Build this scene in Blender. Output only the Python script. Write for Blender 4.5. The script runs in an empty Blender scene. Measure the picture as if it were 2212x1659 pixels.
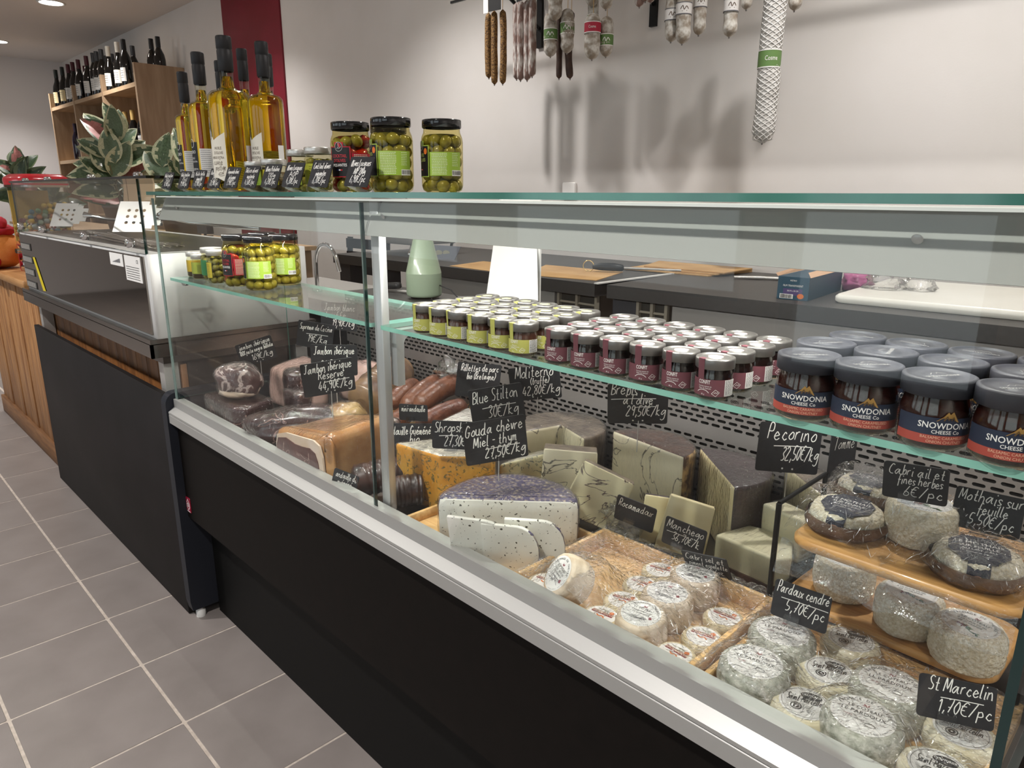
import bpy, bmesh, math, random
from mathutils import Vector, Matrix, noise
RND = random.Random(7)
PI = math.pi
SC = bpy.context.scene
COL = SC.collection

# ------------------------------------------------------------------ camera
cd = bpy.data.cameras.new('camera'); cam = bpy.data.objects.new('camera', cd); COL.objects.link(cam)
cd.sensor_fit = 'HORIZONTAL'; cd.sensor_width = 36.0; cd.lens = 1535.0/2212.0*36.0
cd.clip_start = 0.02; cd.clip_end = 60
cam.matrix_world = Matrix.Translation((0, 0, 1.25)) @ Matrix((((0.700855,-0.187208,0.688299),(0.713293,0.178593,-0.67773),(0.003951,0.965949,0.258702)))).to_4x4()
SC.camera = cam
# ------------------------------------------------------------------ daylight outside the shop window
W = bpy.data.worlds.new('daylight'); SC.world = W; W.use_nodes = True
W.node_tree.nodes['Background'].inputs[0].default_value = (0.86, 0.93, 1.0, 1)
W.node_tree.nodes['Background'].inputs[1].default_value = 1.5
# ------------------------------------------------------------------ look
SC.view_settings.view_transform = 'Standard'; SC.view_settings.look = 'None'
SC.view_settings.exposure = 0.15; SC.view_settings.gamma = 1.0
SC.view_settings.use_curve_mapping = False
SC.cycles.use_denoising = True
SC.cycles.max_bounces = 10; SC.cycles.transparent_max_bounces = 32
SC.cycles.diffuse_bounces = 4; SC.cycles.glossy_bounces = 5; SC.cycles.transmission_bounces = 8
SC.cycles.caustics_reflective = False; SC.cycles.caustics_refractive = False
SC.cycles.sample_clamp_indirect = 10.0
DOWNLIGHT_W = 80.0      # power of one ceiling downlight over the counter
AISLE_FILL_W = 155.0         # unseen stronger row added over the customer side to light the goods
CASE_LED_W = 15.0        # power of the strip lamp inside the counter

# ================================================================== helpers
def srgb(h):
    if isinstance(h, str):
        h = [int(h[i:i+2], 16)/255 for i in (0, 2, 4)]
    return tuple((c/12.92 if c <= .04045 else ((c+.055)/1.055)**2.4) for c in h) + (1.0,)
MATS = {}
def mat(name, col='888888', rough=.5, metal=0., col2=None, scale=20., detail=4., stretch=(1,1,1), bump=0., bscale=None,
        coat=0., spec=.5, trans=0., ior=1.45, emit=0., lo=.35, hi=.65, sss=0., crough=.08, cbump=0., alpha=1., kind='noise', dist=0.):
    if name in MATS: return MATS[name]
    m = bpy.data.materials.new(name); MATS[name] = m; m.use_nodes = True
    N = m.node_tree.nodes; L = m.node_tree.links; b = N['Principled BSDF']
    b.inputs['Base Color'].default_value = srgb(col); b.inputs['Roughness'].default_value = rough
    b.inputs['Metallic'].default_value = metal; b.inputs['Specular IOR Level'].default_value = spec
    b.inputs['IOR'].default_value = ior; b.inputs['Transmission Weight'].default_value = trans
    b.inputs['Coat Weight'].default_value = coat; b.inputs['Coat Roughness'].default_value = crough
    b.inputs['Alpha'].default_value = alpha
    if sss: b.inputs['Subsurface Weight'].default_value = sss; b.inputs['Subsurface Radius'].default_value = (.01, .006, .004)
    if emit: b.inputs['Emission Color'].default_value = srgb(col); b.inputs['Emission Strength'].default_value = emit
    tc = mp = None
    def coords(s):
        tc = N.new('ShaderNodeTexCoord'); mp = N.new('ShaderNodeMapping'); mp.inputs['Scale'].default_value = s
        L.new(tc.outputs['Object'], mp.inputs['Vector']); return mp.outputs[0]
    if col2:
        v = coords(stretch)
        if kind == 'voronoi':
            t = N.new('ShaderNodeTexVoronoi'); t.inputs['Scale'].default_value = scale; o = t.outputs['Distance']
        elif kind == 'wave':
            t = N.new('ShaderNodeTexWave'); t.inputs['Scale'].default_value = scale; t.inputs['Distortion'].default_value = dist; t.inputs['Detail'].default_value = detail; o = t.outputs['Fac']
        else:
            t = N.new('ShaderNodeTexNoise'); t.inputs['Scale'].default_value = scale; t.inputs['Detail'].default_value = detail; t.inputs['Distortion'].default_value = dist; o = t.outputs['Fac']
        L.new(v, t.inputs['Vector'])
        r = N.new('ShaderNodeValToRGB'); r.color_ramp.elements[0].position = lo; r.color_ramp.elements[1].position = hi
        r.color_ramp.elements[0].color = srgb(col); r.color_ramp.elements[1].color = srgb(col2)
        L.new(o, r.inputs[0]); L.new(r.outputs[0], b.inputs['Base Color'])
    if bump or cbump:
        v = coords(stretch); t = N.new('ShaderNodeTexNoise'); t.inputs['Scale'].default_value = bscale or scale; t.inputs['Detail'].default_value = 5
        L.new(v, t.inputs['Vector']); bp = N.new('ShaderNodeBump'); bp.inputs['Strength'].default_value = bump or cbump; bp.inputs['Distance'].default_value = .004
        L.new(t.outputs['Fac'], bp.inputs['Height'])
        if bump: L.new(bp.outputs[0], b.inputs['Normal'])
        if cbump or coat: L.new(bp.outputs[0], b.inputs['Coat Normal'])
    return m
def veins(name, base, vein, scale, lo, hi, rough=.45, base2=None, coat=.25, detail=6., dist=1.5, thin=True, stretch=(1,1,1)):
    """cheese or meat: ridged noise veins over a mottled paste"""
    if name in MATS: return MATS[name]
    m = mat(name, base, rough, col2=base2 or base, scale=12, coat=coat, crough=.2, bump=.12, bscale=90)
    N = m.node_tree.nodes; L = m.node_tree.links; b = N['Principled BSDF']
    tc = N.new('ShaderNodeTexCoord'); mp = N.new('ShaderNodeMapping'); mp.inputs['Scale'].default_value = stretch; L.new(tc.outputs['Object'], mp.inputs[0])
    t = N.new('ShaderNodeTexNoise'); t.inputs['Scale'].default_value = scale; t.inputs['Detail'].default_value = detail; t.inputs['Distortion'].default_value = dist
    L.new(mp.outputs[0], t.inputs['Vector'])
    r = N.new('ShaderNodeValToRGB'); e = r.color_ramp.elements
    e[0].position = lo; e[0].color = (0,0,0,1); e[1].position = hi; e[1].color = (1,1,1,1)
    if thin:
        x = e.new(2*hi-lo); x.color = (0,0,0,1)
    L.new(t.outputs['Fac'], r.inputs[0])
    mx = N.new('ShaderNodeMix'); mx.data_type = 'RGBA'
    src = b.inputs['Base Color'].links[0].from_socket
    L.new(r.outputs[0], mx.inputs['Factor']); L.new(src, mx.inputs['A']); mx.inputs['B'].default_value = srgb(vein)
    L.new(mx.outputs['Result'], b.inputs['Base Color'])
    return m
def clear(name, tint='ffffff', refl=1.0, rough=0.0, ior=1.5, bump=0., bscale=60., stretch=(1,1,1), milk=0.):
    """thin clear sheet: transparent body with a Fresnel gloss (panes, film, jars)"""
    if name in MATS: return MATS[name]
    m = bpy.data.materials.new(name); MATS[name] = m; m.use_nodes = True
    N = m.node_tree.nodes; L = m.node_tree.links; N.remove(N['Principled BSDF']); out = N['Material Output']
    tr = N.new('ShaderNodeBsdfTransparent'); tr.inputs[0].default_value = srgb(tint)
    gl = N.new('ShaderNodeBsdfGlossy'); gl.inputs['Roughness'].default_value = rough
    fr = N.new('ShaderNodeLayerWeight'); fr.inputs['Blend'].default_value = .5      # symmetric Schlick curve: same from both sides of a sheet
    pw = N.new('ShaderNodeMath'); pw.operation = 'POWER'; pw.inputs[1].default_value = 5.0
    ml = N.new('ShaderNodeMath'); ml.operation = 'MULTIPLY_ADD'; ml.inputs[1].default_value = refl*.9; ml.inputs[2].default_value = refl*((ior-1)/(ior+1))**2; ml.use_clamp = True
    mx = N.new('ShaderNodeMixShader'); L.new(fr.outputs['Facing'], pw.inputs[0]); L.new(pw.outputs[0], ml.inputs[0]); L.new(ml.outputs[0], mx.inputs[0])
    body = tr.outputs[0]
    if milk:
        df = N.new('ShaderNodeBsdfDiffuse'); df.inputs[0].default_value = (.8,.8,.8,1); m2 = N.new('ShaderNodeMixShader'); m2.inputs[0].default_value = milk
        L.new(tr.outputs[0], m2.inputs[1]); L.new(df.outputs[0], m2.inputs[2]); body = m2.outputs[0]
    L.new(body, mx.inputs[1]); L.new(gl.outputs[0], mx.inputs[2]); L.new(mx.outputs[0], out.inputs[0])
    if bump:
        tc = N.new('ShaderNodeTexCoord'); mp = N.new('ShaderNodeMapping'); mp.inputs['Scale'].default_value = stretch
        t = N.new('ShaderNodeTexNoise'); t.inputs['Scale'].default_value = bscale; t.inputs['Detail'].default_value = 3; t.inputs['Distortion'].default_value = .6
        bp = N.new('ShaderNodeBump'); bp.inputs['Strength'].default_value = bump; bp.inputs['Distance'].default_value = .006
        L.new(tc.outputs['Object'], mp.inputs[0]); L.new(mp.outputs[0], t.inputs['Vector']); L.new(t.outputs['Fac'], bp.inputs['Height'])
        L.new(bp.outputs[0], gl.inputs['Normal']); L.new(bp.outputs[0], fr.inputs['Normal'])
    return m

class MB:
    """collects shapes; build() links them as ONE mesh object"""
    def __init__(s): s.v = []; s.f = []; s.mi = []; s.sm = []; s.T = None
    def add(s, vs, fs, smooth=False, mi=0):
        o = len(s.v)
        s.v += [tuple(s.T @ Vector(p)) if s.T else tuple(p) for p in vs]
        for f in fs: s.f.append([i+o for i in f]); s.mi.append(mi); s.sm.append(smooth)
        return s
    def box(s, c, d, rz=0., mi=0, M=None):
        h = [x/2 for x in d]
        vs = [Vector((x*h[0], y*h[1], z*h[2])) for x in (-1,1) for y in (-1,1) for z in (-1,1)]
        R = M if M else Matrix.Rotation(rz, 3, 'Z')
        return s.add([R @ p + Vector(c) for p in vs], [(0,1,3,2),(4,6,7,5),(0,4,5,1),(2,3,7,6),(0,2,6,4),(1,5,7,3)], mi=mi)
    def b2(s, x0, x1, y0, y1, z0, z1, mi=0): return s.box(((x0+x1)/2,(y0+y1)/2,(z0+z1)/2),(x1-x0,y1-y0,z1-z0), mi=mi)
    def rbox(s, c, d, r, M=None, seg=3, mi=0, smooth=True):
        """box with rounded vertical edges and a small top/bottom bevel"""
        pts = rrect(d[0], d[1], r, seg); b = min(r*.5, d[2]*.25); R = M or Matrix.Identity(3); n = len(pts)
        rings = []
        for z, k in ((-d[2]/2, b), (-d[2]/2+b, 0), (d[2]/2-b, 0), (d[2]/2, b)):
            rings.append([R @ Vector((p[0]*(1-2*k/d[0]), p[1]*(1-2*k/d[1]), z)) + Vector(c) for p in pts])
        return s.rings(rings, True, smooth, mi)
    def rings(s, rings, caps=True, smooth=True, mi=0, closed=True):
        n = len(rings[0]); vs = [p for r in rings for p in r]; fs = []
        for k in range(len(rings)-1):
            for i in range(n if closed else n-1):
                j = (i+1) % n; fs.append((k*n+i, k*n+j, (k+1)*n+j, (k+1)*n+i))
        s.add(vs, fs, smooth, mi)
        if caps:
            s.add(rings[0], [tuple(range(n))[::-1]], False, mi); s.add(rings[-1], [tuple(range(n))], False, mi)
        return s
    def lathe(s, prof, seg=24, c=(0,0,0), a0=0., a1=2*PI, mi=0, smooth=True, M=None):
        full = abs(a1-a0-2*PI) < 1e-6; n = seg if full else seg+1
        R = M or Matrix.Identity(3); C = Vector(c); vs = []; fs = []
        for r, z in prof:
            for i in range(n):
                a = a0+(a1-a0)*i/seg; vs.append(R @ Vector((r*math.cos(a), r*math.sin(a), z)) + C)
        for k in range(len(prof)-1):
            for i in range(seg):
                j = (i+1) % n if full else i+1
                fs.append((k*n+i, k*n+j, (k+1)*n+j, (k+1)*n+i))
        return s.add(vs, fs, smooth, mi)
    def tube(s, pts, r, seg=8, caps=True, mi=0):
        pts = [Vector(p) for p in pts]; n = len(pts); rings = []; up = None
        for i, p in enumerate(pts):
            t = (pts[min(i+1,n-1)]-pts[max(i-1,0)]).normalized()
            if up is None:
                up = Vector((0,0,1)) if abs(t.z) < .9 else Vector((1,0,0))
            u = t.cross(up).normalized(); w = u.cross(t).normalized(); up = w
            rr = r[i] if isinstance(r, (list, tuple)) else r
            rings.append([p + (u*math.cos(2*PI*k/seg)+w*math.sin(2*PI*k/seg))*rr for k in range(seg)])
        return s.rings(rings, caps, True, mi)
    def prism(s, poly, z0, z1, M=None, c=(0,0,0), mi=0, smooth=False):
        R = M or Matrix.Identity(3); C = Vector(c); n = len(poly)
        a = [R @ Vector((p[0],p[1],z0))+C for p in poly]; b = [R @ Vector((p[0],p[1],z1))+C for p in poly]
        s.rings([a, b], True, smooth, mi); return s
    def blob(s, c, rad, M=None, su=16, sv=10, amp=0., fr=3., sq=1., seed=0., mi=0):
        """ellipsoid with noise; sq<1 makes it boxier"""
        R = M or Matrix.Identity(3); C = Vector(c); vs = []; fs = []
        def pw(x): return math.copysign(abs(x)**sq, x)
        for i in range(sv+1):
            ph = PI*i/sv
            for j in range(su):
                th = 2*PI*j/su
                q = Vector((pw(math.cos(th))*pw(math.sin(ph)), pw(math.sin(th))*pw(math.sin(ph)), pw(math.cos(ph))))
                k = 1 + amp*noise.noise(q*fr+Vector((seed, seed*.7, 0)))
                vs.append(R @ Vector((q.x*rad[0]*k, q.y*rad[1]*k, q.z*rad[2]*k)) + C)
        for i in range(sv):
            for j in range(su):
                fs.append((i*su+j, (i+1)*su+j, (i+1)*su+(j+1)%su, i*su+(j+1)%su))
        return s.add(vs, fs, True, mi)
    def mesh(s, name):
        me = bpy.data.meshes.new(name); me.from_pydata(s.v, [], s.f)
        me.polygons.foreach_set('use_smooth', s.sm); me.polygons.foreach_set('material_index', s.mi)
        me.update(); return me
    def build(s, name, m, parent=None, loc=None, rot=None, weld=False):
        me = s.mesh(name)
        for x in (m if isinstance(m, (list, tuple)) else [m]): me.materials.append(x)
        if weld:
            bm = bmesh.new(); bm.from_mesh(me); bmesh.ops.remove_doubles(bm, verts=bm.verts, dist=1e-5); bmesh.ops.recalc_face_normals(bm, faces=bm.faces); bm.to_mesh(me); bm.free()
        return link(name, me, parent, loc, rot)
def link(name, me, parent=None, loc=None, rot=None):
    o = bpy.data.objects.new(name, me); COL.objects.link(o)
    if parent: o.parent = parent
    if loc: o.location = loc
    if rot: o.rotation_euler = rot
    return o
def rrect(w, d, r, seg=3):
    r = min(r, w/2-1e-5, d/2-1e-5); pts = []
    for cx, cy, a in ((w/2-r, d/2-r, 0), (-w/2+r, d/2-r, PI/2), (-w/2+r, -d/2+r, PI), (w/2-r, -d/2+r, 1.5*PI)):
        for i in range(seg+1): t = a+PI/2*i/seg; pts.append((cx+r*math.cos(t), cy+r*math.sin(t)))
    return pts
def tag(o, label, cat, group=None):
    o['label'] = label; o['category'] = cat
    if group: o['group'] = group
    return o
def thing(name, label, cat, loc=(0,0,0), rz=0., group=None):
    o = bpy.data.objects.new(name, None); COL.objects.link(o); o.location = loc; o.rotation_euler = (0,0,rz); o.empty_display_size = .02
    return tag(o, label, cat, group)
def struct(o): o['kind'] = 'structure'; return o
def copy_tree(o, parent=None):
    c = o.copy(); COL.objects.link(c); c.parent = parent
    for ch in list(o.children): copy_tree(ch, c)
    return c
def rotm(yaw=0., pitch=0., roll=0.):
    return Matrix.Rotation(yaw,3,'Z') @ Matrix.Rotation(pitch,3,'X') @ Matrix.Rotation(roll,3,'Y')
ORD = ['first','second','third','fourth','fifth','sixth','seventh','eighth','ninth','tenth','eleventh','twelfth']

# printed lettering: the built-in font turned into flat meshes
_tx = {}
def text_geo(s, size, bold=0.):
    k = (s, bold)
    if k not in _tx:
        cu = bpy.data.curves.new('lettering', 'FONT'); cu.body = s; cu.size = 1; cu.align_x = 'CENTER'; cu.align_y = 'CENTER'; cu.resolution_u = 2; cu.offset = bold
        ob = bpy.data.objects.new('lettering', cu); COL.objects.link(ob)
        dg = bpy.context.evaluated_depsgraph_get(); dg.update(); ev = ob.evaluated_get(dg); me = ev.to_mesh()
        me.calc_loop_triangles()
        _tx[k] = ([tuple(v.co) for v in me.vertices], [tuple(t.vertices) for t in me.loop_triangles])
        ev.to_mesh_clear(); bpy.data.objects.remove(ob); bpy.data.curves.remove(cu)
    v, f = _tx[k]
    return [(p[0]*size, p[1]*size) for p in v], f
def text_flat(mb, s, size, x=0., y=0., xs=1., ang=0., bold=0., mi=0, fn=None):
    """fn maps (u,v) of the label plane to 3D"""
    v, f = text_geo(s, size, bold); c, sn = math.cos(ang), math.sin(ang); q = []
    for a, b in v:
        a *= xs; q.append(fn(x+a*c-b*sn, y+a*sn+b*c))
    mb.add(q, f, mi=mi)
def text_arc(mb, s, size, rad, a_mid, fn, mi=0, step=None, bold=0.):
    """letters set round a circle"""
    n = len(s); st = step or size*.72/rad
    for i, ch in enumerate(s):
        if ch == ' ': continue
        a = a_mid - (i-(n-1)/2)*st
        text_flat(mb, ch, size, rad*math.cos(a), rad*math.sin(a), ang=a-PI/2, fn=fn, mi=mi, bold=bold)
# handwriting: a single stroke alphabet (x, y hex pairs; 4 is the base line, 9 the x height, e the cap height)
HW = {'a':'78 49 16 34 56 79 75 94','b':'2e 25 44 65 68 49 26','c':'68 49 26 35 54 75','d':'78 49 16 34 65 7e 75 94','e':'16 67 58 39 16 34 54 75',
'f':'6d 4e 3b 34 31|18 68','g':'78 49 16 35 67 79 72 40 11','h':'1e 14 17 49 67 64 74','i':'29 24 34|2c 2d','j':'49 42 20 01|4c 4d','k':'1e 14|59 17 54 74',
'l':'1e 15 24 34','m':'19 14 17 39 44 47 69 74 84','n':'19 14 17 49 65 64 74','o':'49 16 34 65 68 49','p':'19 10|18 49 66 45 15','q':'78 49 16 34 67 79 70 91',
'r':'19 14 17 39 59','s':'58 39 18 36 55 34 14','t':'3d 35 44 64|19 59','u':'19 15 34 65 69 64 74','v':'19 34 59','w':'19 24 48 64 89','x':'19 64|69 14',
'y':'19 35 66 69 62 30','z':'19 69 14 64','A':'14 4e 74|28 68','B':'1e 14|1e 5e 6b 19|19 68 65 14','C':'7d 4e 1a 16 44 74','D':'14 1e 6c 66 14','E':'6e 1e 14 64|19 59',
'G':'7c 4e 1a 15 54 78|48 88','H':'1e 14|6e 64|19 69','J':'5e 56 34 15|2e 8e','K':'1e 14|6e 19 64','L':'1e 14 64','M':'04 1e 46 7e 84','N':'14 1e 64 6e','O':'4e 19 25 44 69 5d 4e',
'P':'14 1e 5e 6b 59 19','R':'14 1e 5e 6b 59 19|39 74','S':'6d 3e 1c 39 67 54 14','T':'0e 8e|4e 44','0':'4e 19 25 44 69 5d 4e','1':'2c 4e 44','2':'1c 3e 6c 5a 14 74',
'3':'1d 4e 6c 39 66 44 14','4':'4e 17 77|5a 54','5':'6e 2e 19 58 66 44 14','6':'5e 28 15 44 66 48 18','7':'1e 6e 34|28 58','8':'4a 1c 4e 6c 4a 16 44 66 4a','9':'6c 3e 1b 49 6c 54',
'€':'7d 4e 1a 16 44 74|0b 5b|08 48','/':'13 7e',',':'35 22','.':'34 35','-':'18 58',"'":'3e 3c','(':'4e 19 43',')':'1e 49 13','%':'1c 2d 3c 2b 1c|14 7e|56 67 76 65 56'}
ACC = {'é':('e','4b 6d'),'è':('e','3d 5b'),'ê':('e','2b 4d 6b'),'à':('a','3d 5b'),'ô':('o','2b 4d 6b')}
def hand_strokes(s, size, jit=0.):
    out = []; x = 0.; u = size/10.
    for ch in s:
        if ch == ' ': x += 4.5*u; continue
        acc = ''
        if ch in ACC: ch, acc = ACC[ch]
        g = HW.get(ch, HW['o'])+('|'+acc if acc else ''); w = 0
        dy = RND.uniform(-jit, jit)*size; k = 1+RND.uniform(-jit, jit)
        for st in g.split('|'):
            pts = [(int(p[0],16), int(p[1],16)-4) for p in st.split()]
            w = max(w, max(p[0] for p in pts))
            out.append([(x+p[0]*u*k, p[1]*u*k+dy) for p in pts])
        x += (w+1.2)*u
    return out, x
def smooth_path(p, n=4):
    if len(p) < 3: return p
    q = [p[0]]+p+[p[-1]]; r = []
    for i in range(1, len(q)-2):
        a, b, c, d = q[i-1], q[i], q[i+1], q[i+2]
        for k in range(n):
            t = k/n
            r.append(tuple(.5*(2*b[j]+(c[j]-a[j])*t+(2*a[j]-5*b[j]+4*c[j]-d[j])*t*t+(3*b[j]-a[j]-3*c[j]+d[j])*t**3) for j in (0,1)))
    return r+[p[-1]]
def ribbon(mb, pts, w, fn, mi=0):
    L = []; R = []; n = len(pts)
    for i in range(n):
        a = pts[max(i-1,0)]; b = pts[min(i+1,n-1)]; dx, dy = b[0]-a[0], b[1]-a[1]; l = math.hypot(dx, dy) or 1
        nx, ny = -dy/l*w/2, dx/l*w/2
        L.append(fn(pts[i][0]+nx, pts[i][1]+ny)); R.append(fn(pts[i][0]-nx, pts[i][1]-ny))
    vs = L+R; mb.add(vs, [(i, i+1, n+i+1, n+i) for i in range(n-1)], mi=mi)
def handwrite(mb, s, x, y, width, size, pen, fn, slant=.18, ang=0., jit=.05):
    st, w = hand_strokes(s, size, jit); k = width/w if width else 1; c, sn = math.cos(ang), math.sin(ang)
    for p in st:
        q = [((a*k+b*slant), b) for a, b in p]
        q = [(x+a*c-b*sn, y+a*sn+b*c) for a, b in q]
        ribbon(mb, smooth_path(q), pen, fn)
# ================================================================== the room
CEIL = 2.74; WALL_Y = 2.6; LEFT_X = -10.33; RIGHT_X = 2.4; FRONT_Y = -3.4
plaster = mat('wall_paint', 'dfdad6', .75, col2='dad5d0', scale=3, bump=.05, bscale=160)
maroon = mat('maroon_paint', '7a1226', .55, col2='72101f', scale=4)
ceilm = mat('ceiling_paint', 'dcd6d2', .85)
def floor_mat():
    m = mat('floor_tiles_far', '6f6864', .42)
    N = m.node_tree.nodes; L = m.node_tree.links; b = N['Principled BSDF']
    tc = N.new('ShaderNodeTexCoord'); mp = N.new('ShaderNodeMapping'); mp.inputs['Location'].default_value = (1.601, -.458, 0)
    br = N.new('ShaderNodeTexBrick'); br.offset = 0; br.inputs['Scale'].default_value = 1; br.inputs['Mortar Size'].default_value = .003
    br.inputs['Brick Width'].default_value = .3045; br.inputs['Row Height'].default_value = .3045
    br.inputs['Color1'].default_value = srgb('7b7470'); br.inputs['Color2'].default_value = srgb('77706b'); br.inputs['Mortar'].default_value = srgb('bdb1a5')
    L.new(tc.outputs['Object'], mp.inputs[0]); L.new(mp.outputs[0], br.inputs['Vector']); L.new(br.outputs[0], b.inputs['Base Color']); return m
fl = struct(MB().b2(LEFT_X-.1, RIGHT_X+.1, FRONT_Y-.1, WALL_Y+.1, -.12, -.003).build('floor', floor_mat()))
MB().b2(-7.4, -.35, -.77, .77, -.003, -.0012).build('grout', mat('grout', 'bfb3a8', .8, col2='aa9e93', scale=60), fl)
tm = MB(); T_ = .3045
tm.rbox((0,0,0), (T_-.0055, T_-.0075, .004), .004); tile_me = tm.mesh('tile'); tile_me.materials.append(mat('floor_tile', '857d79', .4, col2='7b736f', scale=5, bump=.04, bscale=300))
for i in range(-19, 4):
    for j in range(-4, 1):
        o = link('tile', tile_me, fl, (-1.601+T_*(i+.5), .458+T_*(j+.5), -.002+RND.uniform(-.0003,.0003)))
struct(MB().b2(LEFT_X-.1, RIGHT_X+.1, WALL_Y, WALL_Y+.12, 0, CEIL).build('wall_back', plaster))
struct(MB().b2(-5.79, -4.89, WALL_Y-.012, WALL_Y+.001, 0, CEIL).build('trim_1', maroon))
struct(MB().b2(LEFT_X-.12, LEFT_X, FRONT_Y, WALL_Y, 0, CEIL).build('wall_left', mat('wall_paint_left', 'ddd8d6', .8)))
struct(MB().b2(RIGHT_X, RIGHT_X+.12, FRONT_Y, WALL_Y, 0, CEIL).build('wall_right', plaster))
struct(MB().b2(LEFT_X-.1, RIGHT_X+.1, FRONT_Y-.1, WALL_Y+.1, CEIL, CEIL+.1).build('ceiling', ceilm))
# shop front behind the camera: piers, sill and lintel round two window openings and a glazed door
wf = MB()
for x0, x1 in ((LEFT_X, -8.6), (-5.6, -4.9), (-2.5, -2.2), (-.9, -.55), (1.9, RIGHT_X)): wf.b2(x0, x1, FRONT_Y-.12, FRONT_Y, 0, CEIL)
wf.b2(-8.6, -5.6, FRONT_Y-.12, FRONT_Y, 0, .5); wf.b2(-4.9, -2.5, FRONT_Y-.12, FRONT_Y, 0, .5); wf.b2(-.55, 1.9, FRONT_Y-.12, FRONT_Y, 0, .5)
wf.b2(-8.6, 1.9, FRONT_Y-.12, FRONT_Y, 2.35, CEIL)
struct(wf.build('wall_front', mat('shopfront_paint', 'b49a86', .7)))
PANE = clear('pane_glass', 'fbfdfc', .75)
for n, (x0, x1, z0, z1) in enumerate(((-8.6,-5.6,.5,2.35), (-4.9,-2.5,.5,2.35), (-.55,1.9,.5,2.35))):
    f = MB()
    for a, b_, c, d in ((x0,x1,z0,z0+.06), (x0,x1,z1-.06,z1), (x0,x0+.06,z0,z1), (x1-.06,x1,z0,z1)): f.b2(a, b_, FRONT_Y-.09, FRONT_Y-.03, c, d)
    fo = struct(f.build('window_%d' % (n+1), mat('frame_grey', '5a5a5c', .4)))
    MB().b2(x0+.05, x1-.05, FRONT_Y-.064, FRONT_Y-.058, z0+.05, z1-.05).build('window_pane', PANE, fo)
f = MB()
for a, b_, c, d in ((-2.2,-.9,2.25,2.35), (-2.2,-2.1,0,2.35), (-1.0,-.9,0,2.35), (-2.2,-.9,0,.12)): f.b2(a, b_, FRONT_Y-.09, FRONT_Y-.03, c, d)
fo = struct(f.build('door_1', mat('frame_grey')))
MB().b2(-2.11, -.99, FRONT_Y-.064, FRONT_Y-.058, .1, 2.26).build('door_pane', PANE, fo)

# recessed ceiling downlights, one row over the counter, one added out of view over the customers
dl_ring = mat('downlight_ring', 'd8d8d8', .35, .3); dl_lens = mat('downlight_lens', 'fff6ea', .5, emit=30.0)
def downlight(x, y, label, watt=DOWNLIGHT_W):
    t = thing('ceiling_downlight', label, 'ceiling light', (x, y, CEIL), 0, 'recessed ceiling downlights')
    MB().lathe([(.105,0),(.105,-.004),(.098,-.008),(.086,-.006),(.082,.0)], 32).build('trim_ring', dl_ring, t)
    MB().lathe([(.0001,-.0035),(.084,-.0035)], 32).build('lens', dl_lens, t)
    l = bpy.data.lights.new('lamp', 'SPOT'); l.energy = watt; l.color = (1.0, .97, .945); l.spot_size = 2.1; l.spot_blend = .8; l.shadow_soft_size = .045
    o = bpy.data.objects.new('lamp', l); COL.objects.link(o); o.parent = t; o.location = (0, 0, -.03)
DX = [-9.37, -7.20, -5.03, -2.86, -.69, 1.48]
for k, x in enumerate(DX):
    downlight(x, 1.8, ('round recessed downlight at the ceiling\'s left edge above the wine rack' if k == 0 else 'round recessed downlight at the top left, nearer of the two in view' if k == 1 else 'round recessed ceiling downlight over the counter, %s from the left wall' % ORD[k]))
for k, x in enumerate(DX[1:]):
    downlight(x, -.55, 'added unseen downlight lighting the goods from the customer side, %s from the left wall' % ORD[k], AISLE_FILL_W)

# ================================================================== the refrigerated display case
X0, X1, YG, ZR, ZT = -2.02, -.072, .668, .694, 1.243
DECK = .648
alu = mat('anodised_aluminium', 'b4b3b0', .45, .55, bump=.015, bscale=8, stretch=(.4,40,40))
alu2 = mat('satin_aluminium', 'c9cbcc', .38, .6)
blackp = mat('black_laminate', '100d0b', .55, col2='130f0d', scale=30, spec=.12)
steel = mat('stainless_steel', 'c0bdb9', .36, .5, bump=.02, bscale=6, stretch=(2,60,60))
steel_d = mat('dark_stainless', '6f6b68', .32, 1., bump=.02, bscale=6, stretch=(60,2,60))
EDGE = mat('glass_edge', '3d7468', .12, col2='4f8a7c', scale=3, stretch=(3,1,1), trans=.25, coat=.6)
EDGE_L = mat('glass_edge_pale', '8fd3c0', .12, col2='a5e2d0', scale=4, stretch=(3,1,1), trans=.25, coat=.6)
EDGE_D = mat('glass_edge_dark', '0d2b2a', .1, coat=.8)
EDGE_G = mat('glass_edge_grey', '8fa5a2', .15, coat=.5, trans=.3)
GL = clear('case_glass', 'fdfefd', .55)
GLS = clear('shelf_glass', 'fafdfb', 1.0)
def pane(name, x0, x1, y0, y1, z0, z1, parent, g=GL, e=EDGE):
    m = MB(); d = (x1-x0, y1-y0, z1-z0); ax = d.index(min(d)); m.b2(x0, x1, y0, y1, z0, z1)
    order = [0,0,1,1,2,2]
    m.mi = [0 if order[i] == ax else 1 for i in range(6)]
    return m.build(name, [g, e], parent)
case = thing('refrigerated_counter', 'long black refrigerated counter with aluminium rail and glass front full of cheese', 'display case', (-1.05, .9, 0))
case.location = (0,0,0)
pr = [(.668,.694),(.661,.694),(.661,.671),(.644,.6595),(.644,.654),(.6465,.6525),(.644,.651),(.644,.6275),(.69,.6275),(.69,.69),(.668,.69)]
MB().prism([(p[1], p[0]) for p in pr], X0+.004, X1+.03, Matrix(((0,0,1),(0,1,0),(1,0,0)))).build('front_rail', alu, case)
MB().b2(X0, X1+.02, .664, .69, .335, .63).build('front_panel', blackp, case)
MB().b2(X0, X1+.02, .722, .74, .0, .345).build('kick_panel', mat('black_kick', '0a0908', .6, spec=.2), case)
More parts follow.
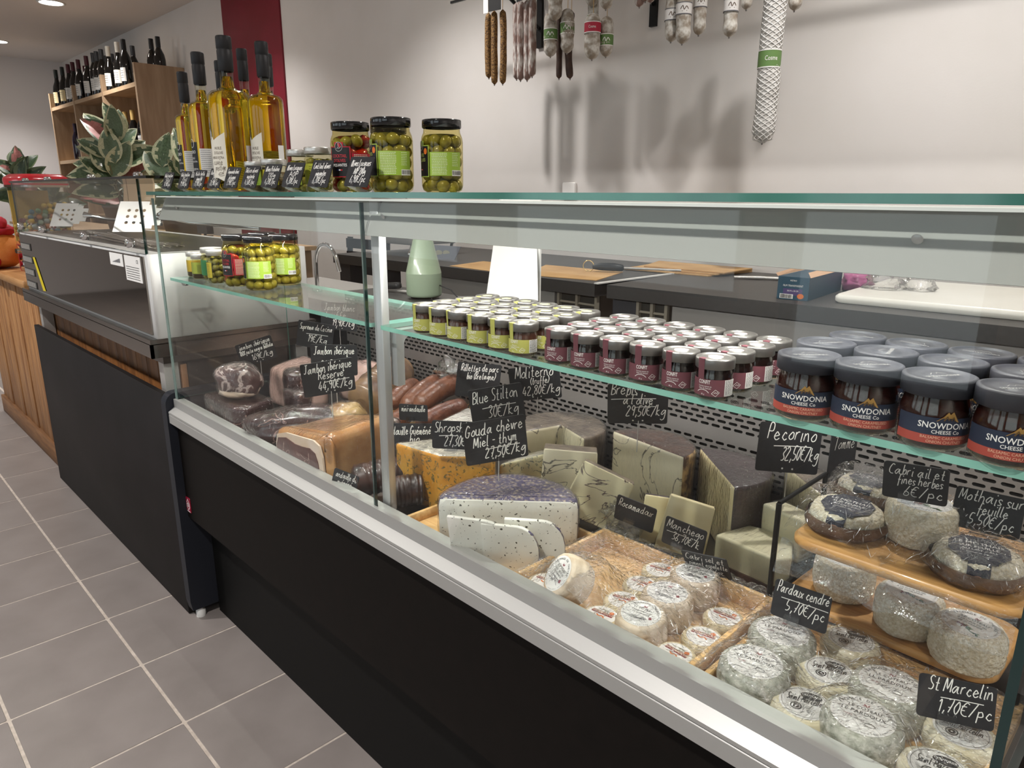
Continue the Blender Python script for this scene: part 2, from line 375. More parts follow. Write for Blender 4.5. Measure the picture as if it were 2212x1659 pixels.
# black end panel with a rounded front top corner
prof = [(.667,.695)]
prof = [(.64+.03*(1-math.cos(a)), .678+.032*math.sin(a)) for a in [PI/2*i/6 for i in range(7)]]
prof = [(.645,.03)]+[(.64, .06)]+prof+[(1.22,.71),(1.22,.03)]
MB().prism([(p[0], p[1]) for p in prof], 0, .036, Matrix(((0,0,1),(1,0,0),(0,1,0))), (X0-.036,0,0)).build('end_panel', mat('black_metal', '23252c', .5, .1, spec=.3), case)
for y in (.67, .95): MB().lathe([(.014,0),(.014,.02),(.008,.024),(.008,.035)], 12, (X0-.012, y, 0)).build('foot', mat('foot_nylon', 'd8d6d2', .5), case)
# the maker's badge: a maroon plate with a diamond mark
bd = MB().rbox((0,0,0), (.031,.046,.002), .004, Matrix(((1,0,0),(0,0,1),(0,1,0)))).build('badge', mat('badge_red', '8e1030', .35, coat=.5), case, (-2.003, .6628, .378))
bl = MB(); fb = lambda u, v: (u, -.0013, v)
ribbon(bl, [(-.009,.006),(0,.018),(.009,.006),(.009,-.006),(0,-.016),(-.009,-.006),(-.009,.002),(0,.006)], .003, fb); ribbon(bl, [(-.003,-.004),(-.003,.004),(.004,.004),(.004,-.004),(-.001,-.004)], .0025, fb)
ribbon(bl, [(-.011,-.02),(.011,-.02)], .0022, fb); bl.build('badge_mark', mat('badge_white', 'f2eeee', .5), bd)
# deck, back wall of slotted steel, rear worktop
MB().b2(X0+.01, X1-.005, .69, 1.22, DECK-.02, DECK).build('deck', steel_d, case)
for k in range(1, 5): MB().b2(X0+.39*k-.002, X0+.39*k+.002, .69, 1.22, DECK, DECK+.0012).build('deck_seam', mat('seam_dark', '2a2826', .6), case)
MB().b2(X0+.01, X1-.005, 1.255, 1.27, DECK-.02, .93).build('air_duct', mat('duct_dark', '141312', .7), case)
pm = MB(); px0, px1, pz0, pz1, yy = X0+.01, X1-.005, DECK, .93, 1.22
cw, chh = .0242, .0112; nx = int((px1-px0)/cw); nz = int((pz1-pz0)/chh)
def slot(hw, r, n=4):
    q = []
    for s_, cx in ((1, hw-r), (-1, -hw+r)):
        for i in range(n+1):
            a = -PI/2+PI*i/n if s_ > 0 else PI/2+PI*i/n
            q.append((cx+r*math.cos(a), r*math.sin(a)))
    return q
hole = slot(.0092, .0028); nh = len(hole)
for r_ in range(nz):
    blank = r_ % 9 in (3, 4) and r_ > 2
    off = (r_ % 2)*cw/2
    z0 = pz0+r_*chh; z1 = z0+chh
    if blank: pm.add([(px0,yy,z0),(px1,yy,z0),(px1,yy,z1),(px0,yy,z1)], [(0,1,2,3)]); continue
    for c_ in range(nx):
        cx = px0+off+(c_+.5)*cw; zc = (z0+z1)/2
        if cx+cw/2 > px1+.001: continue
        rim = [(cx+cw/2, z0), (cx+cw/2, z0+chh*.25), (cx+cw/2, zc), (cx+cw/2, z0+chh*.75), (cx+cw/2, z1), (cx-cw/2, z1), (cx-cw/2, z0+chh*.75), (cx-cw/2, zc), (cx-cw/2, z0+chh*.25), (cx-cw/2, z0)]
        hv = [(cx+a, zc+b_) for a, b_ in hole]
        vs = [(a, yy, b_) for a, b_ in rim+hv]
        pm.add(vs, [(i, (i+1) % nh, nh+(i+1) % nh, nh+i) for i in range(nh)])
pm.build('slotted_back_panel', mat('slotted_steel', '7d7875', .4, .45), case)
MB().b2(X0+.01, X1-.005, 1.22, 1.42, .93, .945).build('rear_worktop', mat('worktop_dark', '4b4a48', .35, .4), case)
MB().b2(X0+.02, X1-.02, 1.27, 1.4, .0, .93).build('rear_cabinet', steel_d, case)
# glass: front panes, ends, top slab, inner shelves
pane('front_glass', X0+.002, -1.0405, YG, YG+.006, ZR-.01, ZT-.008, case, e=EDGE_G)
pane('front_glass', -1.0365, X1, YG, YG+.006, ZR-.01, ZT-.008, case, e=EDGE_D)
pane('end_glass', X0-.003, X0+.003, YG+.007, 1.02, ZR, ZT-.008, case, e=EDGE)
pane('end_glass', X1-.001, X1+.007, YG-.004, 1.12, ZR-.02, ZT-.008, case, e=EDGE_D)
pane('top_glass', X0+.004, X1+.16, .657, 1.03, ZT, ZT+.0085, case, g=GLS, e=EDGE)
pane('glass_shelf', X0+.02, -1.05, .686, .885, 1.0225, 1.03, case, g=GLS, e=EDGE_L)
pane('glass_shelf', -1.02, X1-.004, .686, .885, 1.0225, 1.03, case, g=GLS, e=EDGE_L)
# lamp canopy under the top glass: slanting sheet, white lip, end cheeks, strip lamp
cv = mat('canopy_sheet', 'a9aaa5', .5, 0., spec=.3)
MB().add([(X0+.012,.702,1.2375),(X1-.01,.702,1.2375),(X1-.01,.6765,1.1815),(X0+.012,.6765,1.1815), (X0+.012,.7045,1.2375),(X1-.01,.7045,1.2375),(X1-.01,.679,1.181),(X0+.012,.679,1.181)],
   [(0,1,2,3),(7,6,5,4),(0,3,7,4),(1,5,6,2),(3,2,6,7),(0,4,5,1)]).build('lamp_canopy', cv, case)
MB().b2(X0+.012, X1-.01, .678, .76, 1.2375, 1.2405).build('canopy_lip', mat('lip_white', 'f4f3ee', .35), case)
for x in (-1.9, -1.0, -.2): MB().lathe([(.0001,.0015),(.004,.001),(.005,0)], 12, (x+.0, .686, 1.2135), M=Matrix.Rotation(PI/2+.45,3,'X')).build('screw', steel, case)
MB().b2(X0+.03, X1-.02, .712, .738, 1.228, 1.2375).build('lamp_tube', mat('led_diffuser', 'fff4e6', .4, emit=1.6), case)
l = bpy.data.lights.new('strip_lamp', 'AREA'); l.shape = 'RECTANGLE'; l.size = 1.88; l.size_y = .02; l.energy = CASE_LED_W; l.color = (1., .98, .95)
o = bpy.data.objects.new('strip_lamp', l); COL.objects.link(o); o.parent = case; o.location = (-1.045, .725, 1.2265); o.rotation_euler = (.8, 0, 0)
# mid post and its bracket, shelf studs
MB().rbox((-1.036,.7,.958), (.024,.016,.56), .002).build('mid_post', alu2, case)
bk = MB(); bk.T = Matrix.Translation((-1.03, .712, 1.018)) @ Matrix(((0,0,1,0),(1,0,0,0),(0,1,0,0),(0,0,0,1)))
out = [(.0,0),(.18,0),(.18,-.012),(.03,-.012)]+[(.03-.014*math.sin(a), -.026+.014*math.cos(a)) for a in [PI/2*i/4 for i in range(5)]]+[(.016,-.1),(0,-.1)]
bk.prism(out, 0, .018).build('shelf_bracket', alu2, case)
for x in (X0+.03,): MB().lathe([(.0001,-.016),(.008,-.015),(.011,-.008),(.011,0)], 14, (x, .72, 1.0225)).build('shelf_stud', mat('chrome', 'd8d8d8', .08, 1.), case)
MB().lathe([(.0001,.004),(.007,.003),(.009,0)], 14, (X0+.004,.69,1.195), M=Matrix.Rotation(PI/2,3,'Y')).build('glass_clamp', mat('chrome'), case)
# ================================================================== jars, bottles and cards
white = mat('print_white', 'f3f0ec', .6); ink = mat('print_black', '1c1a1a', .6)
lid_silver = mat('lid_silver', '8a8784', .38, .85); JG = clear('jar_glass', 'f8f8f4', .9)
def cyl(R, a0): return lambda u, v: (R*math.cos(a0+u/R), R*math.sin(a0+u/R), v)
def band(mb, R, a0, a1, z0, z1, n=14, mi=0): mb.lathe([(R, z0), (R, z1)], n, a0=a0, a1=a1, mi=mi)
def textlines(mb, fn, w, z1, z0, n, rng, th=.00045):
    """rows of small print too small to read: short strokes"""
    for k in range(n):
        z = z1-(z1-z0)*k/max(n-1,1); x = -w/2
        while x < w/2-.0012:
            l = rng.uniform(.0012,.0035); e = min(x+l, w/2); ribbon(mb, [(x,z),(e,z)], th, fn); x = e+.0007
def barcode(mb, fn, x0, x1, z0, z1, rng):
    x = x0
    while x < x1: w = rng.choice((.0003,.0006,.0009)); ribbon(mb, [(x,z0),(x,z1)], w, fn); x += w+.0006
def screw_lid(r, z0, z1, dip=.0012):
    return [(r*.97,z0),(r,z0+.0008),(r,z1-.0022),(r*.985,z1-.0006),(r*.93,z1),(r*.88,z1),(r*.84,z1-dip),(r*.45,z1-dip),(r*.42,z1-dip*.4),(.0001,z1-dip*.4)]
def mini_jar(kind, col, paste, lidtint):
    root = thing('confit_jar', 'x', 'jar')
    MB().lathe([(.0001,.0008),(.0165,.0008),(.0195,.003),(.0197,.028),(.0185,.0315),(.0175,.035)], 28).build('preserve', mat('preserve_'+kind, paste, .12, coat=.6), root)
    MB().lathe([(.0001,.0),(.0172,.0),(.0203,.0025),(.0205,.0285),(.0192,.032),(.0186,.036)], 28).build('glass', JG, root)
    ld = MB().lathe(screw_lid(.0215,.0352,.047), 32).build('lid', lid_silver, root)
    MB().lathe([(.0001,.04655),(.0085,.04655)], 20).build('lid_disc', mat('lid_disc_'+kind, lidtint, .5), ld)
    lm = mat('label_'+kind, col, .55); b = MB(); band(b, .0209, -2.75, -.12, .0055, .0245, 18)
    lb = b.build('label', lm, root)
    s = MB(); w = .0042
    for k, (a, c) in enumerate((((.0209,.0245),(.0215,.0352)), ((.0215,.0352),(.0219,.047)), ((.0219,.047),(.0165,.0474)))):
        s.lathe([a, c], 3, a0=-1.95, a1=-1.55)
    s.build('seal_strip', lm, root)
    t = MB(); fn = cyl(.0211, -1.47)
    text_flat(t, 'CONFIT', .0062, -.001, .0212, .62, fn=fn, bold=.01); text_flat(t, 'Cerises noires au' if kind == 'plum' else 'Figues au', .0024, .0, .0166, .9, fn=fn); text_flat(t, 'baies de Sichuan' if kind == 'plum' else "piment d'Espelette", .0024, .0, .0143, .9, fn=fn)
    ribbon(t, smooth_path([(-.009,.0095),(-.006,.0118),(-.002,.0125),(.002,.0118),(.005,.0095)]), .0006, fn); text_flat(t, '45 g', .0024, -.002, .0075, fn=fn)
    ribbon(t, [(.008,.009),(.012,.0135),(.0165,.0105),(.0125,.006),(.008,.009)], .0005, fn)
    for q in range(7): ribbon(t, [(.0105+.0007*q, .0092+.0006*(q%3)), (.011+.0007*q, .0098+.0006*(q%3))], .0006, fn)
    t.build('label_print', white, lb)
    b = MB(); band(b, .0211, -.42, .3, .006, .0242, 6); wb = b.build('ingredients_panel', white, root)
    t = MB(); textlines(t, cyl(.02125, -.06), .0135, .0232, .0072, 12, RND, .0006); t.build('small_print', ink, wb)
    return root
ROWY = [.705, .751, .798, .846]; ROWN = ['front', 'second', 'third', 'back']
for kind, x0, dx, args, desc in (('lime', -.9195, .0456, ('b9b75f','4d2f26','cfd08a'), 'small confit jar with lime-yellow label'), ('plum', -.6235, .0468, ('6d3f47','160c0d','b9a3a4'), 'small dark confit jar with plum-purple label')):
    proto = mini_jar(kind, *args)
    for r in range(4):
        for c in range(6):
            o = proto if r == c == 0 else copy_tree(proto)
            o.location = (x0+dx*c+RND.uniform(-.001,.001), ROWY[r]+RND.uniform(-.0015,.0015)-(.004 if c == 5 else 0), 1.0301)
            o.rotation_euler.z = RND.uniform(-.25,.15)+(0 if c < 3 else .12)
            o['label'] = '%s, %s from the left in the %s row' % (desc, ORD[c], ROWN[r]); o['group'] = kind+' confit jars on the glass shelf'

def chutney_jar():
    root = thing('chutney_jar', 'x', 'jar')
    MB().lathe([(.0001,.001),(.022,.001),(.0275,.005),(.028,.036),(.0255,.046),(.024,.05)], 32).build('chutney', mat('chutney', '2a0e0b', .1, coat=.7), root)
    MB().lathe([(.0001,0),(.0235,0),(.0288,.0045),(.0292,.037),(.0268,.047),(.0262,.0515)], 32).build('glass', JG, root)
    nav = mat('lid_navy', '2a2b31', .5, col2='303138', scale=40)
    ld = MB().lathe(screw_lid(.0303,.0495,.0655,.0014), 40).build('lid', nav, root)
    t = MB(); f2 = lambda u, v: (u*.7-v*.7, u*.7+v*.7, .06555-.0006)
    text_flat(t, 'SNOWDONIA', .0058, 0, -.004, .95, fn=f2); ribbon(t, [(-.008,.002),(-.003,.007),(0,.004),(.003,.008),(.008,.002)], .0006, f2); t.build('lid_print', mat('lid_print', '8b8a86', .5), ld)
    b = MB(); band(b, .0296, -2.62, .02, .0085, .0325, 24); lb = b.build('label', mat('label_navy', '232c40', .5), root)
    b = MB(); band(b, .02975, -2.62, .02, .0085, .0165, 24); rb = b.build('flavour_band', mat('label_rust', 'a8483c', .5), lb)
    t = MB(); fn = cyl(.0299, -1.16)
    text_flat(t, 'SNOWDONIA', .0078, 0, .0252, .92, fn=fn, bold=.012); text_flat(t, 'CHEESE Co', .0047, 0, .0196, 1., fn=fn, bold=.01); t.build('brand_print', white, lb)
    t = MB(); fn = cyl(.02995, -1.16)
    text_flat(t, 'BALSAMIC CARAMELISED', .0037, 0, .0143, .95, fn=fn); text_flat(t, 'ONION CHUTNEY', .0037, 0, .0105, .95, fn=fn); t.build('flavour_print', mat('print_peach', 'e8b89a', .5), lb)
    t = MB(); t.add([fn(-.009,.0295), fn(-.0035,.034), fn(.0,.0383), fn(.0015,.0362), fn(.004,.0388), fn(.0095,.0295)], [(0,1,2,3,4,5)]); t.build('mountain_mark', mat('print_gold', 'c39a58', .35, .5), lb)
    t = MB(); ribbon(t, [(-.003,.0305),(-.0005,.0345),(.001,.0312)], .0014, cyl(.0301,-1.16)); ribbon(t, [(.003,.031),(.0045,.034),(.006,.0305)], .0012, cyl(.0301,-1.16)); t.build('mountain_shade', mat('print_bronze', '6e5330', .4, .4), lb)
    b = MB(); band(b, .02965, .03, 1.0, .0085, .0325, 9); wb = b.build('ingredients_panel', white, root)
    t = MB(); textlines(t, cyl(.0298, .5), .026, .031, .0105, 10, RND, .0009); t.build('small_print', mat('print_grey', '6a686c', .6), wb)
    return root
proto = chutney_jar(); first = True
for r, (ys, xs) in enumerate(((.7065, (-.289,-.231,-.171,-.112)), (.779, (-.302,-.2405,-.179,-.117)), (.843, (-.2925,-.231,-.1695,-.108)))):
    for c, x in enumerate(xs):
        o = proto if first else copy_tree(proto); first = False
        o.location = (x, ys, 1.0301); o.rotation_euler.z = (-.05, .0, .22, -.03)[c] if r == 0 else RND.uniform(-1.2,1.2)
        o['label'] = 'chutney jar with navy lid and rust band, %s from the left in the %s row' % (ORD[c], ('front','middle','back')[r]); o['group'] = 'chutney jars on the glass shelf'

# ---- jars of olives
olm = mat('green_olive', '7f7b30', .25, col2='959044', scale=60, coat=.5, bump=.05, bscale=200)
ol_me = MB().blob((0,0,0), (.0125,.0102,.0102), su=12, sv=8).mesh('olive'); ol_me.materials.append(olm)
ol_pep = MB().blob((0,0,0), (.015,.012,.008), su=12, sv=8, amp=.25).mesh('pepper'); ol_pep.materials.append(mat('red_pepper', 'a3231d', .2, coat=.5))
blk = mat('lid_black', '141416', .16, coat=.6)
def olive_fill(root, R, z0, z1, n, k, pep=0., rng=RND):
    lay = int((z1-z0)/(.0185*k)); cnt = 0
    for i in range(lay):
        off = rng.random()*6
        for j in range(n):
            a = off+2*PI*j/n; rr = R-.0108*k
            me = ol_pep if rng.random() < pep else ol_me
            o = link('pepper' if me is ol_pep else 'olive', me, root, (rr*math.cos(a), rr*math.sin(a), z0+.0095*k+i*.0185*k+rng.uniform(-.003,.003)))
            o.scale = (k,k,k); o.rotation_euler = (rng.uniform(-.6,.6), rng.uniform(-.9,.9), a+PI/2+rng.uniform(-.5,.5)); cnt += 1
def olive_jar(name, label, loc, rz, kind, pep=0.):
    root = thing(name, label, 'jar', loc, rz)
    body = [(.0001,0),(.028,0),(.0345,.004),(.0368,.012),(.037,.085),(.0355,.094),(.0325,.101),(.0318,.110)]
    MB().lathe(body, 36).build('glass', clear('olive_jar_glass', 'f3ecc4', .9), root)
    MB().lathe([(.0001,.002),(.022,.003),(.0235,.02),(.0235,.098),(.0001,.1)], 20).build('brine_core', mat('brine_core_'+('r' if pep else 'g'), '5c2a14' if pep else '5b5a20', .3), root)
    olive_fill(root, .0362, .003, .104, 8, 1.0, pep)
    MB().lathe(screw_lid(.0345,.1085,.1225,.0012), 40).build('lid', blk, root)
    fr = 'b3162c' if kind == 'cocktail' else '9fb545'
    b = MB(); band(b, .0374, -2.75, -1.55, .026, .079, 12); b.lathe([(.0374,.079),(.0374,.0865)], 6, a0=-2.42, a1=-1.9); lb = b.build('front_label', mat('label_edge_'+kind, fr, .5), root)
    b = MB(); band(b, .03755, -2.70, -1.60, .0275, .0775, 12); b.build('label_panel', mat('label_black', '191718', .5), lb)
    fn = cyl(.0377, -2.15)
    t = MB(); t.add([fn(.0085*math.cos(a), .0785+.0085*math.sin(a)) for a in [2*PI*i/20 for i in range(20)]], [tuple(range(20))]); t.build('crest_disc', mat('crest_dark', '2a2a2c', .4), lb)
    fn = cyl(.0379, -2.15); t = MB(); ribbon(t, [(.0078*math.cos(2*PI*i/24), .0785+.0078*math.sin(2*PI*i/24)) for i in range(25)], .0007, fn)
    ribbon(t, smooth_path([(-.004,.075),(-.001,.077),(.001,.0755),(.005,.0785)]), .0009, fn); ribbon(t, [(0,.078),(0,.0845)], .0012, fn); t.build('crest', mat('crest_silver', 'b9b6b0', .4, .3), lb)
    t = MB(); fn = cyl(.03775, -2.15)
    if kind == 'cocktail':
        text_flat(t, 'COCKTAIL', .0078, 0, .0625, .82, fn=fn); text_flat(t, "D'OLIVES", .0078, 0, .0545, .82, fn=fn); t.build('title_print', mat('print_red', 'cf3440', .5), lb)
        t = MB(); text_flat(t, 'PIQUANTES', .0068, 0, .0468, .85, fn=fn, bold=.01); t.build('title_print', white, lb)
    else:
        text_flat(t, 'OLIVES', .0078, 0, .0625, .85, fn=fn); text_flat(t, 'LUCQUES', .0078, 0, .0545, .82, fn=fn); t.build('title_print', mat('print_lime', 'b5bf62', .5), lb)
        t = MB(); t.add([fn(.0145+.0042*math.cos(a), .069+.0052*math.sin(a)) for a in [2*PI*i/16 for i in range(16)]], [tuple(range(16))]); t.build('origin_seal', mat('print_orange', 'd8702a', .5), lb)
    t = MB()
    for i, c in enumerate(('2b3a8c','f0efec','c42a30')):
        q = MB(); q.add([fn(-.006+.004*i,.0375), fn(-.002+.004*i,.0375), fn(-.002+.004*i,.0395), fn(-.006+.004*i,.0395)], [(0,1,2,3)]); q.build('flag_stripe', mat('flag_%d' % i, c, .5), lb)
    bc = 'b0122a' if kind == 'cocktail' else '9ab83f'
    b = MB(); band(b, .03745, -1.5, .1, .028, .0675, 14); bk_ = b.build('back_label', mat('label_back_'+kind, bc, .5), root)
    t = MB(); textlines(t, cyl(.0376, -1.02), .028, .065, .031, 14, RND, .0009); textlines(t, cyl(.0376, -.25), .012, .065, .045, 8, RND, .0007); t.build('small_print', mat('print_pale', 'e6ead0', .6), bk_)
    b = MB(); band(b, .0376, -.42, .1, .028, .0375, 5); b.build('barcode_patch', white, bk_)
    t = MB(); barcode(t, cyl(.03775, -.15), -.009, .009, .0295, .0365, RND); t.build('barcode', ink, bk_)
    return root
ZTOP = ZT+.0086
olive_jar('olive_jar', 'large jar of green olives, front middle of the three on the counter top', (-1.068,.757,ZTOP), .22, 'green')
olive_jar('olive_jar', 'large jar of green olives, rightmost on the counter top', (-1.03,.838,ZTOP), .2, 'green')
olive_jar('olive_jar', 'large jar of cocktail olives and red peppers on the counter top', (-1.188,.752,ZTOP), .95, 'cocktail', .28)
olive_jar('olive_jar', 'large olive jar standing behind the middle jar on the counter top', (-1.19,.838,ZTOP), .3, 'green')
olive_jar('olive_jar', 'large jar of green olives, foremost on the left inner glass shelf', (-1.612,.757,1.0301), .15, 'green')
olive_jar('olive_jar', 'large jar of green olives, rightmost on the left inner glass shelf', (-1.655,.842,1.0301), .12, 'green')
olive_jar('olive_jar', 'large jar of amber cocktail olives with black and red label, inner shelf', (-1.715,.752,1.0301), .75, 'cocktail', .05)
olive_jar('olive_jar', 'large olive jar behind the others on the inner shelf, only its lid showing', (-1.76,.838,1.0301), .3, 'green')

def small_jar(label, loc, rz, lab, fill, h=.078, r=.0265):
    root = thing('tapenade_jar' if fill != 'olive' else 'small_olive_jar', label, 'jar', loc, rz)
    MB().lathe([(.0001,0),(r*.9,0),(r,.003),(r,h-.022),(r*.9,h-.016),(r*.88,h-.01)], 28).build('glass', clear('small_jar_glass', 'f2f0dc', .9), root)
    if fill == 'olive':
        MB().lathe([(.0001,.002),(r*.55,.003),(r*.55,h-.022),(.0001,h-.02)], 16).build('brine_core', mat('brine_core_g'), root); olive_fill(root, r-.0006, .002, h-.02, 7, .78)
    else:
        MB().lathe([(.0001,.0015),(r*.88,.0015),(r*.965,.004),(r*.965,h-.026),(.0001,h-.024)], 24).build('spread', mat('spread_'+fill, fill, .35, col2='2c2418', scale=300, bump=.2), root)
    MB().lathe(screw_lid(r*1.0,h-.0125,h,.001), 32).build('lid', mat('lid_pale', 'd6d3cc', .3, .7), root)
    b = MB(); band(b, r+.0004, -2.4, -.5, .014, .014+.036*(h/.078), 14); lb = b.build('label', mat('label_s_'+lab, lab, .55), root)
    t = MB(); textlines(t, cyl(r+.0006, -1.1), .02, .044*(h/.078), .018, 8, RND, .0008); t.build('small_print', mat('print_dark_green', '37421c', .6), lb)
    return root
small_jar('small olive jar with silver lid beside the large jars on the counter top', (-1.29,.742,ZTOP), .2, 'b3b83f', 'olive', .083)
small_jar('small olive jar with silver lid, second from the large jars on the counter top', (-1.375,.75,ZTOP), .0, '9fae3a', 'olive', .082)
small_jar('low tapenade jar with yellow label on the counter top', (-1.462,.735,ZTOP), .35, 'c9bd38', '6a5434', .066)
small_jar('low tapenade jar with green label on the counter top beside the oil bottles', (-1.56,.745,ZTOP), .35, '9ab83f', '6a5a34', .064)
small_jar('small jar with yellow label, leftmost on the left glass shelf in the counter', (-1.985,.752,1.0301), .75, 'c9a92c', '5c3a24', .066, .024)
small_jar('small jar with olive-green label, second from the left on the left glass shelf', (-1.925,.742,1.0301), .7, '96a03c', '5a4028', .064, .024)
small_jar('small olive jar with dark green label on the left inner glass shelf', (-1.872,.75,1.0301), .3, '2f7a45', 'olive', .083)
small_jar('small olive jar with yellow edged label beside the large amber jar', (-1.806,.738,1.0301), -.5, 'c9b63a', 'olive', .081)

# ---- bottles of olive oil
OIL = mat('olive_oil', 'fbe04a', .0, trans=1.0, ior=1.18, spec=.4)
def oil_bottle(label, loc, rz, R, H, kind):
    root = thing('olive_oil_bottle', label, 'bottle', loc, rz, 'bottles of olive oil on top of the counter')
    hb = H*.63; ns = hb+R*.42; rn = R*.31 if kind == 'cream' else R*.38
    sh = [(R, hb-.008), (R*.97, hb), (R*.8, hb+R*.17), (R*.5, hb+R*.26), (rn*1.05, ns)]
    MB().lathe([(.0001,.004),(R*.8,.004),(R*.95,.012)]+[(r*.95, z-.002) for r, z in sh]+[(rn*.86, ns+.02),(.0001,ns+.02)], 32).build('oil', OIL, root)
    MB().lathe([(.0001,0),(R*.85,0),(R,.007)]+sh+[(rn, ns+.01),(rn, H-.06)], 36).build('glass', clear('bottle_glass', 'f6f5ea', 1.0), root)
    rc = rn*1.16; MB().lathe([(rn*1.02, H-.072),(rc, H-.07),(rc*1.02, H-.03),(rc*.97,H-.029),(rc*.97,H-.026),(rc*1.03,H-.025),(rc*1.03, H-.003),(rc*.95, H),(.0001,H)], 28).build('capsule', mat('capsule_black', '232224', .5), root)
    if kind == 'cream':
        pts = [(-.03,.035),(.025,.02),(.026,.105),(.008,.093),(-.03,.093)]
        b = MB(); fn = cyl(R+.0006, -1.5)
        for i in range(12):
            u0 = -.034+.062*i/12; u1 = u0+.062/12; top = lambda u: .118 if u < -.008 else .108+(u+.008)*.5
            b.add([fn(u0,.03-max(0,u0)*.4), fn(u1,.03-max(0,u1)*.4), fn(u1,top(u1)), fn(u0,top(u0))], [(0,1,2,3)])
        lb = b.build('label', mat('label_cream', 'efe9da', .6), root); fn = cyl(R+.0009, -1.5)
        t = MB(); text_flat(t, 'HUILE', .0085, .008, .093, .9, fn=fn); text_flat(t, "D'OLIVE", .0085, .008, .083, .85, fn=fn); text_flat(t, 'VIERGE EXTRA', .0075, .004, .073, .75, fn=fn)
        for k in range(3): handwrite(t, ('cuvée', 'prestige', '')[k] or 'e', -.012+.006*k, .058-.012*k, .03-.008*(k == 2), .014, .0008, fn)
        t.build('label_print', mat('print_brown', '5a4636', .6), lb)
        b = MB(); band(b, R+.0007, -2.35, -2.05, .03, .118, 4); b.build('label_scroll', mat('label_scroll', 'b58a80', .6, col2='8c2d34', scale=120), lb)
        t = MB(); t.add([fn(-.02+.011*math.cos(a), .122+.012*math.sin(a)) for a in [2*PI*i/20 for i in range(20)]], [tuple(range(20))]); t.build('crest_disc', mat('crest_ivory', 'd8d2c8', .5), lb)
        t = MB(); f3 = cyl(R+.0011, -1.5); ribbon(t, [(-.02+.009*math.cos(2*PI*i/20), .122+.0098*math.sin(2*PI*i/20)) for i in range(21)], .001, f3); ribbon(t, [(-.023,.118),(-.02,.129),(-.017,.118)], .0014, f3); t.build('crest', ink, lb)
        for q, (u, v) in enumerate(((-.026,.148), (-.038,.138))):
            t = MB(); f3 = cyl(R+.0007+.0001*q, -1.5); t.add([f3(u+.008*math.cos(a), v+.013*math.sin(a)) for a in [2*PI*i/16 for i in range(16)]], [tuple(range(16))]); s_ = t.build('medal_sticker', white, root)
            t = MB(); f4 = cyl(R+.001+.0001*q, -1.5); ribbon(t, [(u-.003,v+.006),(u+.003,v),(u-.003,v-.005)], .004, f4); t.build('medal_print', mat('print_red'), s_)
        b = MB(); band(b, R+.0006, .1, .5, .03, .1, 4); b.build('back_label', white, root)
    else:
        b = MB(); band(b, R+.0006, -2.3, -1.15, .02, .115, 10); lb = b.build('label', mat('label_black'), root); fn = cyl(R+.0009, -1.7)
        t = MB(); text_flat(t, 'ALIBO', .01, .0, .092, .9, fn=fn); text_flat(t, 'HUILE', .0065, 0, .078, .9, fn=fn); text_flat(t, "D'OLIVE EXTRA", .0055, 0, .07, .8, fn=fn); text_flat(t, 'TRADITION', .0075, 0, .052, .8, fn=fn); text_flat(t, 'FRUITE', .0065, 0, .043, .9, fn=fn)
        ribbon(t, [(.0085*math.cos(2*PI*i/20), .112+.0095*math.sin(2*PI*i/20)) for i in range(21)], .001, fn); t.build('label_print', white, lb)
        b = MB(); band(b, R+.0006, -1.0, -.15, .035, .1, 8); wb = b.build('back_label', white, root)
        t = MB(); textlines(t, cyl(R+.0009, -.58), R*.7, .096, .045, 12, RND, .0009); t.build('small_print', mat('print_grey'), wb)
    return root
oil_bottle('tallest olive oil bottle with cream label, front of the bottle group', (-1.653,.737,ZTOP), .12, .045, .328, 'cream')
oil_bottle('olive oil bottle with cream label, rightmost of the bottle group against the red stripe', (-1.585,.79,ZTOP), -.05, .038, .315, 'cream')
oil_bottle('square-shouldered olive oil bottle with black label, left of the tallest bottle', (-1.825,.747,ZTOP), .1, .033, .318, 'black')
oil_bottle('olive oil bottle with black label, leftmost of the bottle group', (-1.955,.757,ZTOP), .1, .028, .29, 'black')
oil_bottle('olive oil bottle half hidden behind the square-shouldered bottle', (-1.94,.85,ZTOP), .1, .031, .325, 'black')
oil_bottle('olive oil bottle showing only its capsule right behind the tallest bottle', (-1.80,.845,ZTOP), .1, .028, .335, 'black')
oil_bottle('olive oil bottle showing its capsule between the tallest and the rightmost bottle', (-1.71,.86,ZTOP), .1, .034, .315, 'black')

